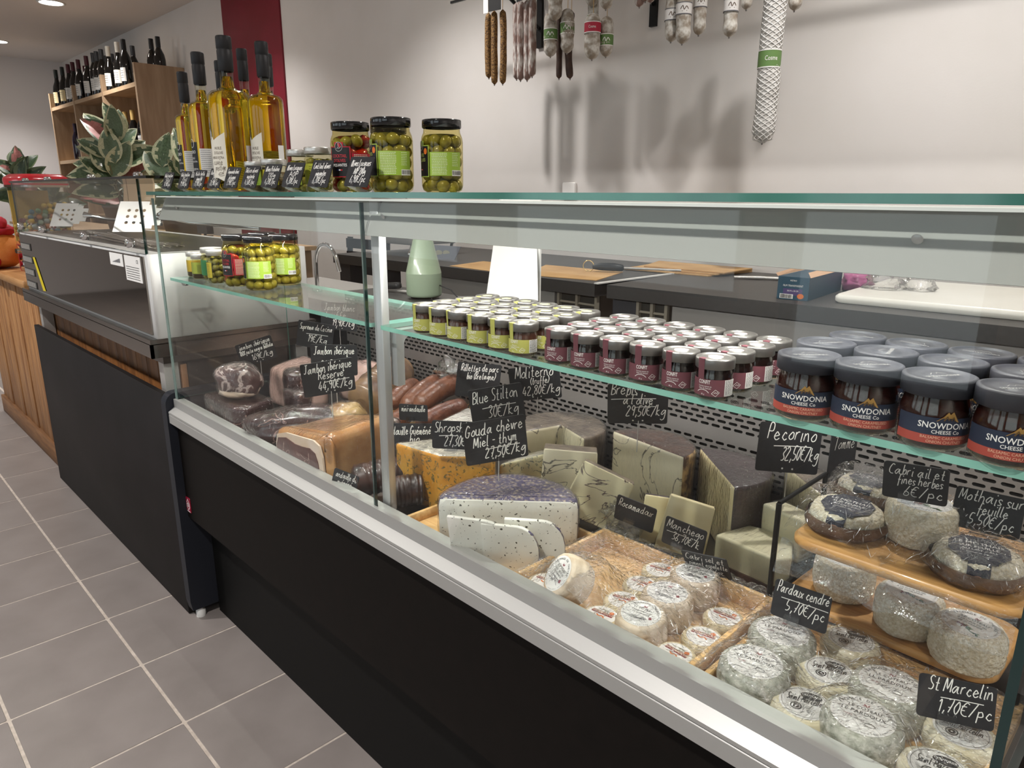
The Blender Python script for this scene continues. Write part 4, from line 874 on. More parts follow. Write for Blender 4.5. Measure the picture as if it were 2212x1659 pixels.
        t.add([(r*.48+r*.16*math.cos(2*PI*i/14), r*.5+r*.16*math.sin(2*PI*i/14), .0009) for i in range(14)], [tuple(range(14))]); ribbon(t, smooth_path([(-r*.3,-r*.05),(-r*.1,-r*.2),(.1*r,-r*.08),(r*.3,-r*.25)]), r*.09, f); add('origin_seal', t, mat('print_orange'))
        t = MB()
        for k in range(12): u, v = RND.uniform(-.5,.25)*r, r*.42+RND.random()*r*.3; ribbon(t, [(u,v),(u+.12*r,v+RND.uniform(-.05,.05)*r)], r*.04, f)
        add('sketch_print', t, mat('print_olive', '8a8a6a', .6))
    return out
_gm = {}
def goat(name, label, loc, rz, R, h, kind, rind, amp=.0012, tilt=None, group=None, film=None):
    key = (kind, R, h, rind.name)
    if key not in _gm: _gm[key] = ([puck_mesh(R, h, amp, s*3.1, rind) for s in (0., 1., 2.)], goat_label(kind, R))
    bodies, labs = _gm[key]; t = thing(name, label, 'cheese', loc, rz, group)
    if tilt: t.rotation_euler = rotm(*[math.radians(a) for a in tilt]).to_euler()
    link('cheese_body', RND.choice(bodies), t)
    pd = None
    for n, me in labs:
        if pd is None: pd = link(n, me, t, (0,0,h))
        else: link(n, me, pd)
    return t
# tray of saint marcellin and grey le pardoux, wrapped
P = goat
P('pardoux_cheese', 'grey goat cheese with white disc label behind the pardoux card', (-.330,.822,ZTR), .3, .042, .046, 'pardoux', ash_rind)
P('pardoux_cheese', 'grey goat cheese with white disc label by the left rim of the film-wrapped tray', (-.325,.737,ZTR), .2, .042, .046, 'pardoux', ash_rind)
P('pardoux_cheese', 'grey goat cheese with white disc label left of the St Marcelin card', (-.196,.812,ZTR), .15, .042, .046, 'pardoux', ash_rind)
P('pardoux_cheese', 'grey goat cheese with white disc label nearest the front glass', (-.198,.735,ZTR), .15, .042, .046, 'pardoux', ash_rind, tilt=(8,0,0))
P('saint_marcellin', 'saint marcellin cheese with black oval label next to the bamboo board', (-.268,.893,ZTR), .3, .036, .03, 'marcellin', smooth_rind)
P('saint_marcellin', 'saint marcellin cheese with black oval label between the grey goat cheeses', (-.262,.807,ZTR), .3, .036, .03, 'marcellin', smooth_rind)
P('saint_marcellin', 'saint marcellin cheese with black oval label against the front rail', (-.258,.729,ZTR), .3, .036, .03, 'marcellin', smooth_rind)
P('saint_marcellin', 'saint marcellin cheese half hidden by the St Marcelin card', (-.119,.81,ZTR), .1, .036, .03, 'marcellin', smooth_rind)
P('saint_marcellin', 'saint marcellin cheese cut off by the lower right frame edge', (-.121,.732,ZTR), .2, .036, .03, 'marcellin', smooth_rind)
# tray of rocamadour and le coteau
rk = [(-.672,.79,'at the back left of the wrapped tray'), (-.664,.728,'at the left front corner of the wrapped tray'), (-.560,.885,'at the back beside the rear coteau'), (-.556,.828,'half under the middle coteau cheese'), (-.548,.772,'left of the middle coteau cheese'), (-.546,.718,'left of the front coteau cheese by the rail'), (-.422,.84,'at the right rim of the wrapped tray, rearmost'), (-.418,.777,'at the right rim of the wrapped tray, middle'), (-.424,.718,'at the right front corner of the wrapped tray')]
for x, y, d in rk: P('rocamadour_cheese', 'small flat rocamadour with red band label '+d, (x, y, ZTR), RND.uniform(-.2,.3), .0285, .016, 'roca', roca_rind, .0006)
P('coteau_cheese', 'blush goat cheese tipped on its side with disc label facing the glass', (-.606,.742,ZTR+.026), 0, .036, .045, 'coteau_plain', blush_rind, tilt=(-28,52,0))
P('coteau_cheese', 'blush goat cheese with disc label in the middle of the wrapped tray', (-.487,.792,ZTR), .3, .037, .047, 'coteau_plain', blush_rind)
P('coteau_cheese', 'blush goat cheese with disc label at the back of the wrapped tray', (-.488,.868,ZTR), .3, .037, .047, 'coteau_plain', blush_rind)
P('coteau_cheese', 'blush goat cheese with disc label at the front of the wrapped tray', (-.484,.728,ZTR), .2, .035, .046, 'coteau_plain', blush_rind, tilt=(10,6,0))
# cling film drawn over the two trays: follows rim and cheeses
def film_sheet(label, x0, x1, y0, y1, bumps, zrim, parent=None, nx=125, ny=92, amp=.005, m=None, seed=0., glints=11000):
    vs = []; fs = []
    for j in range(ny+1):
        for i in range(nx+1):
            x = x0+(x1-x0)*i/nx; y = y0+(y1-y0)*j/ny; z = zrim
            for bx, by, br, bz in bumps:
                d = math.hypot(x-bx, y-by)
                if d < br*1.9: z = max(z, bz-(0 if d < br else (bz-zrim)*((d-br)/(br*.9))**.8))
            z += amp*noise.noise(Vector((x*38+seed, y*38, 0)))*.6+amp*.8*abs(noise.noise(Vector((x*14-y*20+seed, (x+y)*70, 3))))
            z += .0026*noise.noise(Vector((x*150+y*60, y*200+seed, 1)))+RND.uniform(-.0007,.0007)
            vs.append((x,y,z))
    for j in range(ny):
        for i in range(nx): a = j*(nx+1)+i; fs.append((a, a+1, a+nx+2, a+nx+1))
    mb = MB(); mb.add(vs, fs, False); rng = random.Random(int(seed*10)+3)
    for k in range(int((x1-x0)*(y1-y0)*glints)):  # short streaks modelled in place of the sheet's highlights
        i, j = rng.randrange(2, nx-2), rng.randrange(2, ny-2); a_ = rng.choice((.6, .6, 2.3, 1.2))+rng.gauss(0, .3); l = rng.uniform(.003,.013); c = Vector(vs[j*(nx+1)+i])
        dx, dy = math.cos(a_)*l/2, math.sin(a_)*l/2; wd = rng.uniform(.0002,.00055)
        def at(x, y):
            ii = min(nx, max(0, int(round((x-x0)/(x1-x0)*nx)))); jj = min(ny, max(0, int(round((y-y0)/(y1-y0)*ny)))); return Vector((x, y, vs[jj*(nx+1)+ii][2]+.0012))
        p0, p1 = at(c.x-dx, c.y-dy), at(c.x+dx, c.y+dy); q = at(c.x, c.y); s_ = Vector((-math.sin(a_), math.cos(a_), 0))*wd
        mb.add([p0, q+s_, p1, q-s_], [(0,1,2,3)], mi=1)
    o = mb.build('cling_film', [m or FILM_L, GLINT])
    return tag(o, label, 'plastic film')
film_sheet('crinkled clear film stretched over the tray of rocamadour', -.702, -.379, .692, .93, [(-.487,.792,.038,ZTR+.05), (-.488,.868,.038,ZTR+.05), (-.484,.728,.036,ZTR+.05), (-.606,.742,.04,ZTR+.062)]+[(x,y,.03,ZTR+.02) for x, y, _ in rk], ZD+.036)
film_sheet('crinkled clear film stretched over the tray of saint marcellin', -.379, -.08, .692, .93, [(-.33,.822,.043,ZTR+.05), (-.325,.737,.043,ZTR+.05), (-.196,.812,.043,ZTR+.05), (-.198,.735,.043,ZTR+.055)]+[(x,y,.037,ZTR+.034) for x, y in ((-.268,.893),(-.262,.807),(-.258,.729),(-.119,.81),(-.121,.732))], ZD+.027, seed=5.)
# loose bunched film at the back of the tray
def crumple(label, pts, r, seed, m=None, name='crumpled_film'):
    mb = MB()
    for k, (x, y, z) in enumerate(pts): mb.blob((x,y,z), (r*1.2,r,r*.8), su=20, sv=14, amp=.7, fr=2.6, seed=seed+k*1.7)
    return tag(mb.build(name, m or FILM_L), label, 'plastic film')
crumple('bunched clear film at the back left corner of the rocamadour tray', [(-.69,.965,.69)], .03, 1.)
# --- two tier bamboo stand
st = thing('tiered_stand', 'two-tier black metal stand carrying two bamboo boards', 'stand', (-.235,.98,ZD))
black_m = mat('stand_black', '121212', .45, .3)
for x in (-.16, .145):
    for y in (-.06, .1): MB().tube([(x,y,0),(x,y,.2-.02)], .004, 6).build('leg', black_m, st)
    MB().tube([(x,-.06,.18),(x,.1,.18)], .0035, 6).build('bar', black_m, st); MB().tube([(x,-.06,.03),(x,.1,.03)], .0035, 6).build('bar', black_m, st)
def board(label, loc, w, d, rz):
    mb = MB(); mb.rbox((0,0,0), (w,d,.012), .03, seg=6); o = mb.build('bamboo_board', bamboo, None, loc, (0,0,rz)); return tag(o, label, 'board')
ZB1 = ZD+.033+.0065; board('lower bamboo board with rounded corners under the three coteau cheeses', (-.245,.995,ZB1), .27, .165, -.03)
ZB2 = ZD+.184+.0065; board('upper bamboo board carrying wrapped mothais and cabri cheeses', (-.208,.895,ZB2), .245, .19, .0)
zb = ZB1+.0062; HB = .056
P('coteau_cheese', 'white wrinkled goat cheese with herb label, left on the lower bamboo board', (-.318,.985,zb), .25, .04, HB, 'coteau', coat_rind, .0022)
P('coteau_cheese', 'white wrinkled goat cheese with herb label, middle of the lower bamboo board', (-.2245,.958,zb), .1, .04, HB*.95, 'coteau', coat_rind, .0022)
P('coteau_cheese', 'white wrinkled goat cheese with herb label, right on the lower bamboo board', (-.150,.935,zb), -.25, .04, HB*.9, 'coteau', coat_rind, .0024)
zu = ZB2+.0062
def mothais(label, loc, rz, tilt=(0,0,0)):
    t = thing('mothais_cheese', label, 'cheese', loc); t.rotation_euler = rotm(rz, *[math.radians(a) for a in tilt[1:]]).to_euler()
    link('cheese_body', puck_mesh(.042, .03, .0018, rz*9, coat_rind), t)
    lf = MB(); lf.lathe([(.036,-.001),(.046,.004),(.049,.012),(.046,.02)], 26)
    lf.v = [tuple(Vector(v)*(1+.06*noise.noise(Vector(v)*40))) for v in lf.v]; lf.v = [(v[0],v[1],max(v[2],.0006)) for v in lf.v]
    lf.build('chestnut_leaf', mat('dry_leaf', '4a3526', .55, col2='6b4c33', scale=30, bump=.3), t)
    b = MB(); w = .034
    for (y0, z0), (y1, z1) in zip([(-.0425,.003),(-.0435,.024),(-.034,.0312),(0,.0318),(.034,.0312)], [(-.0435,.024),(-.034,.0312),(0,.0318),(.034,.0312),(.0435,.02)]):
        ww = w if z0 > .028 else w*.62
        b.add([(-ww/2,y0,z0),(ww/2,y0,z0),(ww/2,y1,z1),(-ww/2,y1,z1)], [(0,1,2,3)])
    for s in (-1, 1): b.add([(s*.0165,-.03,.0317),(s*.029,-.012,.0319),(s*.029,.012,.0319),(s*.0165,.03,.0317)], [(0,1,2,3)])
    b.add([(-.017,-.03,.03175),(.017,-.03,.03175),(.017,.03,.03175),(-.017,.03,.03175)], [(0,1,2,3)])
    lb = b.build('paper_band', mat('band_navy', '23283a', .5), t)
    f = lambda u, v: (u, v, .0323); tt = MB(); text_flat(tt, 'LE MOTHAIS', .0092, 0, .012, .92, fn=f); text_flat(tt, 'SUR FEUILLE', .0078, 0, .003, .9, fn=f); text_flat(tt, 'AU LAIT CRU', .0055, 0, -.005, fn=f); text_flat(tt, 'fromage de chevre', .0032, 0, -.012, fn=f); tt.build('band_print', white, lb)
    tt = MB(); fy = lambda u, v: (u, -.0446-.0, v); tt.add([fy(.0075*math.cos(2*PI*i/20), .013+.0075*math.sin(2*PI*i/20)) for i in range(20)], [tuple(range(20))]); sl = tt.build('copper_seal', mat('seal_copper', 'b98a72', .4, .3), lb)
    tt = MB(); text_flat(tt, 'SANS', .0035, 0, .0165, fn=lambda u, v: (u,-.0449,v)); text_flat(tt, 'OGM', .005, 0, .0125, fn=lambda u, v: (u,-.0449,v)); tt.build('seal_print', mat('print_brown'), sl)
    fm = MB(); fm.blob((0,0,.017), (.054,.054,.0215), su=40, sv=20, amp=.12, fr=7., seed=rz); fm.v = [(v[0],v[1],max(v[2],.0004)) for v in fm.v]; fo = fm.build('film_form', FILM, t); wrap(fo, t, off=0., amp=.001); me_ = fo.data; bpy.data.objects.remove(fo); bpy.data.meshes.remove(me_)
    return t
mothais('wrapped mothais cheese in a navy paper band, left front of the upper bamboo board', (-.288,.872,zu), .05)
mothais('wrapped mothais cheese in a navy paper band, at the back of the upper board', (-.288,.955,zu+.008), .0, (0,-8,0))
mothais('wrapped mothais cheese in a navy paper band, below the Mothais card', (-.143,.858,zu), .25)
cb = P('cabri_cheese', 'white wrinkled goat cheese under the Cabri ail card on the upper board', (-.214,.905,zu), .2, .039, .05, 'coteau', coat_rind, .0022)
film_sheet('clear film draped over the edge of the upper bamboo board', -.335, -.09, .80, .99, [(-.288,.872,.05,zu+.038), (-.288,.955,.05,zu+.046), (-.143,.858,.05,zu+.038), (-.214,.905,.042,zu+.054)], zu+.003, amp=.006, seed=9., m=FILM)
fr_ = MB(); vs = []; n_ = 60
for k, zz in enumerate((.004, -.012, -.026, -.036)):
    for i in range(n_+1):
        x = -.335+.245*i/n_; vs.append((x, .80-.003-.004*k+.008*noise.noise(Vector((x*40,k*1.3,0))), ZB2+zz+.012*noise.noise(Vector((x*30,k*.7,2)))*(k > 0)))
fr_.add(vs, [(k*(n_+1)+i, k*(n_+1)+i+1, (k+1)*(n_+1)+i+1, (k+1)*(n_+1)+i) for k in range(3) for i in range(n_)], True)
tag(fr_.build('film_fringe', FILM_L), 'crinkled film hanging below the front edge of the upper board', 'plastic film')
# --- meats on the left
ham_c = veins('cured_ham_cut', '5e2c2c', 'b59a90', 26, .585, .605, base2='4c2222', dist=1., coat=.6, rough=.3)
ham_d = veins('dark_cured_meat', '2b1315', '9c8078', 20, .59, .61, base2='3d1d1f', dist=.8, coat=.8, rough=.25)
fat = mat('ham_fat', 'e2cfc0', .4, col2='d8bfa6', scale=20, coat=.5)
fat_y = mat('yellow_fat', 'bb9c66', .4, col2='7d5a38', scale=18, coat=.6)
skin = mat('golden_skin', 'a9713f', .35, col2='cb9c68', scale=12, detail=8, coat=.6, bump=.25, bscale=50)
pale = mat('cooked_ham', 'cfa79c', .4, col2='dcb9ac', scale=12, coat=.5)
def meat(name, label, poly, z0, h, mats, pick, bev=.014, amp=.006, top=None, seed=0., fr=14.):
    cx = sum(p[0] for p in poly)/len(poly); cy = sum(p[1] for p in poly)/len(poly)
    t = thing(name, label, 'meat', (cx,cy,z0)); q = [(p[0]-cx, p[1]-cy) for p in poly]
    o = chunk('meat_body', q, h, mats, pick, t, bev=bev, amp=amp, top=(lambda x, y: top(x+cx, y+cy)) if top else None, seed=seed, fr=fr, segs=3); wrap(o, t, off=.0015, amp=.003, fr=30.)
    return t
# big boned ham: cut face with a white fat layer, golden skin on top and side
def big_ham():
    poly = [(-1.475,.694),(-1.262,.697),(-1.245,.71),(-1.29,.89),(-1.45,.86)]
    cx, cy = -1.345, .77
    t = thing('boned_ham', 'big boned ham with golden skin, white fat and red cut face by the glass', 'meat', (cx,cy,ZD))
    q = [(p[0]-cx,p[1]-cy) for p in poly]
    o = chunk('ham_body', q, .12, [skin, skin], lambda n, c: 0, t, bev=.022, amp=.004, top=lambda x, y: .085 if x < -.08 else .118, segs=4)
    wrap(o, t, off=.0015, amp=.0025, fr=26.)
    # cut face lies flush in front: fat rim then red meat
    prof = [(-.117,.004),(-.122,.05),(-.113,.075),(-.07,.088),(.0,.095),(.05,.1),(.074,.094),(.084,.07),(.087,.03),(.087,.004)]
    fa_ = MB().prism(prof, 0, .004, Matrix(((1,0,0),(0,0,-1),(0,1,0))), (0,-.0755,0)); fo = fa_.build('fat_layer', fat, t)
    inn = [(-.113,.004),(-.117,.05),(-.107,.068),(-.07,.077),(-.03,.072),(.0,.074),(.035,.079),(.056,.073),(.066,.055),(.07,.03),(.073,.004)]
    MB().prism(inn, .0042, .0056, Matrix(((1,0,0),(0,0,-1),(0,1,0))), (0,-.0755,0)).build('cut_meat', ham_c, t)
big_ham()
meat('cured_ham_block', 'dark red block of cured ham, lowest at the far left by the glass', [(-1.89,.695),(-1.70,.695),(-1.675,.72),(-1.71,.81),(-1.88,.81)], ZD, .082, [ham_d], up, seed=2.)
mt = thing('cured_ham_end', 'round marbled end of cured ham resting on the dark block', 'meat', (-1.785,.752,ZD+.084))
mo = MB().blob((0,0,.044), (.058,.04,.044), rotm(math.radians(32)), su=50, sv=34, amp=.12, fr=1.8, sq=.75, seed=3.).build('meat_body', veins('marbled_ham', '5c3e3d', 'cdb9b2', 24, .5, .56, base2='3c2424', dist=1., coat=.8), mt)
MB().blob((0,.0,.014), (.052,.037,.016), rotm(math.radians(32)), su=24, sv=12, amp=.15, fr=2., sq=.8).build('fat_layer', mat('ham_fat'), mt); wrap(mo, mt, off=.002, amp=.003)
meat('cured_ham_slab', 'upright dark slab of cured ham behind the round end', [(-1.73,.845),(-1.655,.825),(-1.635,.865),(-1.71,.895)], ZD, .155, [ham_d], up, seed=5., bev=.02)
meat('cured_ham_piece', 'small dark cured ham piece with pale edge leaning on the slab', [(-1.64,.80),(-1.56,.795),(-1.55,.835),(-1.63,.85)], ZD+.05, .075, [ham_d, fat], lambda n, c: 1 if n.z < -.5 else 0, seed=7., bev=.012)
lt = thing('long_cured_ham', 'long dark cured ham with a yellow fatty end behind the big ham', 'meat', (-1.54,.80,ZD))
lo_ = MB().blob((0,0,.05), (.135,.055,.047), rotm(math.radians(58)), su=60, sv=40, amp=.14, fr=1.6, sq=.8, seed=1.).build('meat_body', ham_d, lt)
MB().blob((.05,.085,.055), (.055,.05,.046), rotm(math.radians(58)), su=24, sv=14, amp=.1, fr=2., sq=.85).build('fatty_end', fat_y, lt); wrap(lo_, lt, off=.002, amp=.003); wrap(bpy.data.objects['fatty_end'], lt, off=.002, amp=.003)
meat('cooked_ham_block', 'pale pink cooked ham with an orange fat edge at the back left', [(-1.93,.90),(-1.80,.90),(-1.79,1.02),(-1.93,1.02)], ZD, .115, [pale, mat('orange_fat', 'd89a62', .4, coat=.5)], lambda n, c: 0, top=lambda x, y: .115+.02*(y > .95), bev=.02)
ct = thing('cooked_ham_round', 'round pink wrapped ham at the far back left', 'meat', (-1.74,1.1,ZD)); co = MB().blob((0,0,.065), (.085,.075,.065), su=44, sv=30, amp=.1, seed=4.).build('meat_body', pale, ct); wrap(co, ct, off=.002, amp=.004)
saus_m = mat('smoked_sausage', '5c321f', .42, col2='74452c', scale=40, detail=6, coat=.3, bump=.5, bscale=110)
and_m = mat('andouille_skin', '1f0f0b', .4, col2='3d2118', scale=30, detail=6, coat=.5, bump=.2)
def sausage(name, label, a, b, r, m, bend=.01, film=False, ends=True, cut=None):
    a = Vector(a); b = Vector(b); c = (a+b)/2; t = thing(name, label, 'sausage', (c.x, c.y, min(a.z,b.z)-r)); o0 = Vector(t.location); pts = []; rr = []
    for i in range(15):
        k = i/14; p = a.lerp(b, k); p.z += bend*math.sin(PI*k); pts.append(p-o0); e = min(k,1-k)*14
        rr.append(r*(.25 if e < .5 else .8 if e < 1.5 else .95+.07*noise.noise(Vector((k*7,a.x*31,0)))))
    if film: pts = [pts[0].lerp(pts[-1], i/44)+Vector((0,0,bend*math.sin(PI*i/44))) for i in range(45)]; rr = [r*(.3 if i in (0,44) else .8 if i in (1,43) else .93 if i in (2,42) else 1+.1*noise.noise(Vector((i*.35,a.x*31,0)))) for i in range(45)]
    o = MB().tube(pts, rr, 28 if film else 16).build('sausage_body', m, t)
    if film: wrap(o, t, off=.002, amp=.005, fr=26.)
    if ends: MB().tube([pts[-1], pts[-1]+(b-a).normalized()*.012+Vector((0,0,.004)), pts[-1]+Vector((.004,.006,-.012))], .0012, 6).build('string', mat('string', 'c9a56a', .8), t)
    if cut: MB().lathe([(.0001,0),(r*.8,0)], 20, pts[0]+(a-b).normalized()*.0012, M=(a-b).to_track_quat('Z','Y').to_matrix()).build('cut_end', cut, t)
    return t
sausage('andouille', 'thick dark wrapped andouille with pale cut end beside the big ham', (-1.178,.71,ZD+.036), (-1.105,.83,ZD+.05), .034, and_m, .004, True, False, mat('cut_end', 'c9b8a6', .5))
sausage('andouille', 'dark wrapped andouille half behind the aluminium post', (-1.09,.722,ZD+.033), (-1.05,.79,ZD+.038), .031, and_m, .002, True, False)
sausage('wrapped_salami', 'big wrapped dry salami with golden end, left of the smoked sausages', (-1.53,.96,ZD+.075), (-1.63,1.16,ZD+.11), .05, mat('salami_skin', '5a4238', .4, col2='9a7a58', scale=14, coat=.6), .01, True, False)
sausage('smoked_sausage', 'smoked sausage nearest the aluminium post, string at its end', (-1.47,1.005,ZD+.07), (-1.505,1.12,ZD+.10), .026, saus_m)
sausage('smoked_sausage', 'long smoked sausage second from the post', (-1.40,1.0,ZD+.075), (-1.45,1.16,ZD+.112), .028, saus_m, .012)
sausage('smoked_sausage', 'long smoked sausage lying on top, nearest the rillettes card', (-1.355,1.005,ZD+.09), (-1.385,1.17,ZD+.122), .028, saus_m, .01)
sausage('smoked_sausage', 'wrinkled smoked sausage in front of the others', (-1.315,.975,ZD+.06), (-1.30,1.12,ZD+.085), .025, mat('wrinkled_sausage', '52291b', .4, col2='6d3d28', scale=60, coat=.5, bump=.8, bscale=90), .008)
sausage('smoked_sausage', 'short vacuum packed sausage end below the long smoked sausages', (-1.41,.965,ZD+.04), (-1.44,1.03,ZD+.05), .024, saus_m, .0, True, False)
board('pale wooden board lying under the smoked sausages', (-1.45,1.08,ZD+.008), .36, .22, .1)
crumple('clear plastic bag standing behind the smoked sausages', [(-1.40,1.165,ZD+.15)], .04, 6., name='plastic_bag')
crumple('crumpled clear bag beside the post under the smoked sausages', [(-1.36,.93,ZD+.045)], .034, 8., name='plastic_bag')
# ================================================================== behind the counter
dark_top = mat('anthracite_top', '3b3938', .45, col2='403e3d', scale=80); grey_front = mat('grey_front', '8b8885', .5)
def work_counter(label, loc, rz, w, d, z, panels, legs):
    t = thing('work_counter', label, 'counter', loc, rz)
    MB().b2(0, w, 0, d, z-.042, z).build('worktop', dark_top, t)
    for x0, x1, kind in panels:
        if kind == 'panel': MB().b2(x0, x1, .03, .05, .08, z-.042).build('front_panel', grey_front, t)
        else:
            v = MB().b2(x0, x1, .04, .05, .08, z-.042).build('vent_back', mat('vent_dark', '35332f', .6), t)
            k = 0
            zz = .62
            while zz < z-.06: MB().box(((x0+x1)/2, .034, zz), (x1-x0, .008, .007), M=Matrix.Rotation(-.5,3,'X')).build('vent_slat', mat('vent_slat', '8a8376', .5), v); zz += .021
            for xx in (x0, (x0+x1)/2, x1): MB().b2(xx-.005, xx+.005, .026, .04, .6, z-.042).build('vent_bar', mat('vent_slat'), v)
    for x in legs: MB().b2(x-.045, x+.045, .03, .12, 0, z-.042).build('leg', mat('leg_dark', '36373c', .5), t)
    return t
work_counter('dark-topped work counter behind the display, left of the pair', (-3.05,1.80,0), .0, 1.60, .75, .97, [(.78,1.40,'panel'),(1.42,1.585,'vent')], (.05,.33))
work_counter('dark-topped work counter behind the display with the white cutting board', (-1.40,1.80,0), .06, 2.0, .70, .972, [(.1,.2,'vent'),(.22,1.95,'panel')], (.05,))
tag(MB().b2(-1.449,-1.433,1.795,2.3,.9705,.9745).build('joint_strip', mat('strip_white', 'd6d4d0', .5)), 'white strip covering the joint between the two work counters', 'strip')
kraft = mat('kraft_paper', 'c09a68', .7, col2='ad8656', scale=8, bump=.1, bscale=120)
def sheet(name, label, cat, pts, z, th, m):
    mb = MB(); mb.prism(pts, z, z+th); return tag(mb.build(name, m), label, cat)
sheet('kraft_sheet', 'sheet of brown kraft paper left of the white stand on the counter', 'paper', [(-2.21,1.825),(-1.95,1.81),(-1.93,2.07),(-2.27,2.06)], .9702, .0015, kraft)
sheet('kraft_sheet', 'large sheet of brown kraft paper right of the white stand on the counter', 'paper', [(-1.78,1.815),(-1.50,1.87),(-1.60,2.15),(-1.98,2.14)], .9702, .002, kraft)
for k in range(3): sheet('cardboard_sheet', '%s flattened cardboard sheet of the pile on the counter' % ('bottom','middle','top')[k], 'cardboard', [(-1.66+.03*k,2.22+.03*k),(-1.30+.02*k,2.24+.02*k),(-1.27,2.5),(-1.68,2.5)], .9725+.005*k, .004, kraft)
kn = thing('knife_steel', 'black handled sharpening steel with a ring lying on the kraft paper', 'tool', (-1.64,2.1,.975), .5)
MB().tube([(-.05,0,.014),(-.02,0,.016),(.03,0,.016),(.06,0,.014),(.065,0,.014)], [.008,.014,.015,.012,.006], 12).build('handle', mat('handle_black', '1c1c1e', .45), kn)
MB().tube([(-.055+.02*math.cos(a)-.012, .0+.003, .02+.02*math.sin(a)-.003) for a in [2*PI*i/16 for i in range(17)]], .0018, 6).build('ring', mat('brass_ring', 'c9b27a', .3, .9), kn)
MB().tube([(.06,0,.014),(.27,0,.012)], .004, 8).build('rod', steel, kn)
sc_ = thing('scissors', 'steel scissors lying beside the blue film box', 'scissors', (-1.12,2.3,.9725), .5)
for s in (-1, 1): MB().tube([(-.1,s*.012,.006),(-.02,s*.003,.006),(.08,-s*.012,.006)], [.003,.006,.004], 8).build('blade', steel, sc_)
# box of cling film
fbx = thing('film_box', 'open dark blue cling film box at the edge of the white cutting board', 'box', (-.845,1.905,.9725), .1)
MB().b2(-.042,.042,0,.3,0,.062).build('carton', mat('carton_blue', '1d4458', .5), fbx)
MB().add([(-.044,0,.062),(-.044,.3,.062),(-.05,.3,.078),(-.05,0,.07), (.044,.0,.062),(.044,.3,.062),(.03,.3,.076),(.03,.02,.074)], [(0,1,2,3),(4,5,6,7)]).build('flap', mat('carton_inner', 'd8b090', .6), fbx)
f = lambda u, v: (u, -.0006, v)
t = MB(); t.add([f(-.026,.012),(.026,-.0006,.012),(.026,-.0006,.03),(-.026,-.0006,.03)], [(0,1,2,3)]); t.build('purple_panel', mat('print_purple', '4b3a6a', .5), fbx)
t = MB(); f2 = lambda u, v: (u, -.0011, v); text_flat(t, 'FILM TRANSPARENT', .0075, 0, .038, .8, fn=f2); text_flat(t, '300 M x 30 CM', .006, 0, .024, .8, fn=f2); text_flat(t, 'METRO', .006, 0, .052, .9, fn=f2); t.build('box_print', white, fbx)
t = MB(); t.b2(-.034,.002,-.001,0,.003,.015); q = t.build('barcode_patch', white, fbx); t = MB(); barcode(t, lambda u, v: (u,-.0016,v), -.032, .0, .004, .014, RND); t.build('barcode', ink, q)
t = MB(); t.add([f2(.022+.009*math.cos(2*PI*i/16), .011+.007*math.sin(2*PI*i/16)) for i in range(16)], [tuple(range(16))]); t.build('orange_seal', mat('print_orange'), fbx)
o = MB().rbox((0,0,0), (1.25,.52,.022), .02).build('cutting_board', mat('board_white', 'e6e4dc', .4, col2='dddad0', scale=4, coat=.1), None, (-.14,2.235,.9837), (0,0,.06)); tag(o, 'large white plastic cutting board on the back counter', 'cutting board')
crumple('torn clear film lying over the white cutting board', [(-.70,2.15,1.012),(-.62,2.2,1.01)], .035, 12.)
o = crumple('pink plastic bag piece beside the film box', [(-.79,2.22,1.0)], .035, 15., mat('pink_plastic', 'b0628c', .3, coat=.5), 'pink_bag')
# slicing machine on the left counter, only its feet and lower body in view
sl = thing('meat_slicer', 'steel meat slicer with chrome feet on the left work counter', 'slicer', (-2.82,2.12,.97))
for x, y in ((-.13,-.12),(.13,-.12),(-.13,.12),(.13,.12)): MB().lathe([(.022,0),(.023,.01),(.012,.035),(.008,.05)], 16, (x,y,0)).build('foot', mat('chrome'), sl)
MB().rbox((0,0,.09), (.34,.3,.08), .03).build('body', mat('slicer_white', 'c9c7c4', .3, .4), sl)
MB().lathe([(.0001,-.01),(.13,-.01),(.135,0),(.13,.01),(.0001,.01)], 40, (.02,-.16,.24), M=Matrix.Rotation(PI/2,3,'X')).build('blade_guard', steel, sl)
MB().tube([(.0,-.2,.1),(-.1,-.2,.12),(-.1,-.2,.2)], .014, 10).build('grip', mat('handle_black'), sl)
pk = thing('foil_packet', 'grey printed foil packet propped up on the counter', 'packet', (-2.47,2.0,.97), .5)
vs = [(-.07,0,0),(.06,-.01,0),(.08,.02,.055),(-.09,.03,.06),(-.07,.004,0),(.06,-.006,0),(.08,.024,.055),(-.09,.034,.06)]
MB().add(vs, [(0,1,2,3),(7,6,5,4),(0,3,7,4),(1,5,6,2),(2,6,7,3),(0,4,5,1)]).build('pouch', mat('pouch_grey', '70747c', .35, .3), pk)
t = MB()
for cx in (-.02,.015): t.add([(cx+.017*math.cos(2*PI*i/14), .0+.011-.004, .028+.011*math.sin(2*PI*i/14)) for i in range(14)], [tuple(range(14))])
t.build('pouch_print', mat('pouch_print', 'b9b7a4', .5), pk)
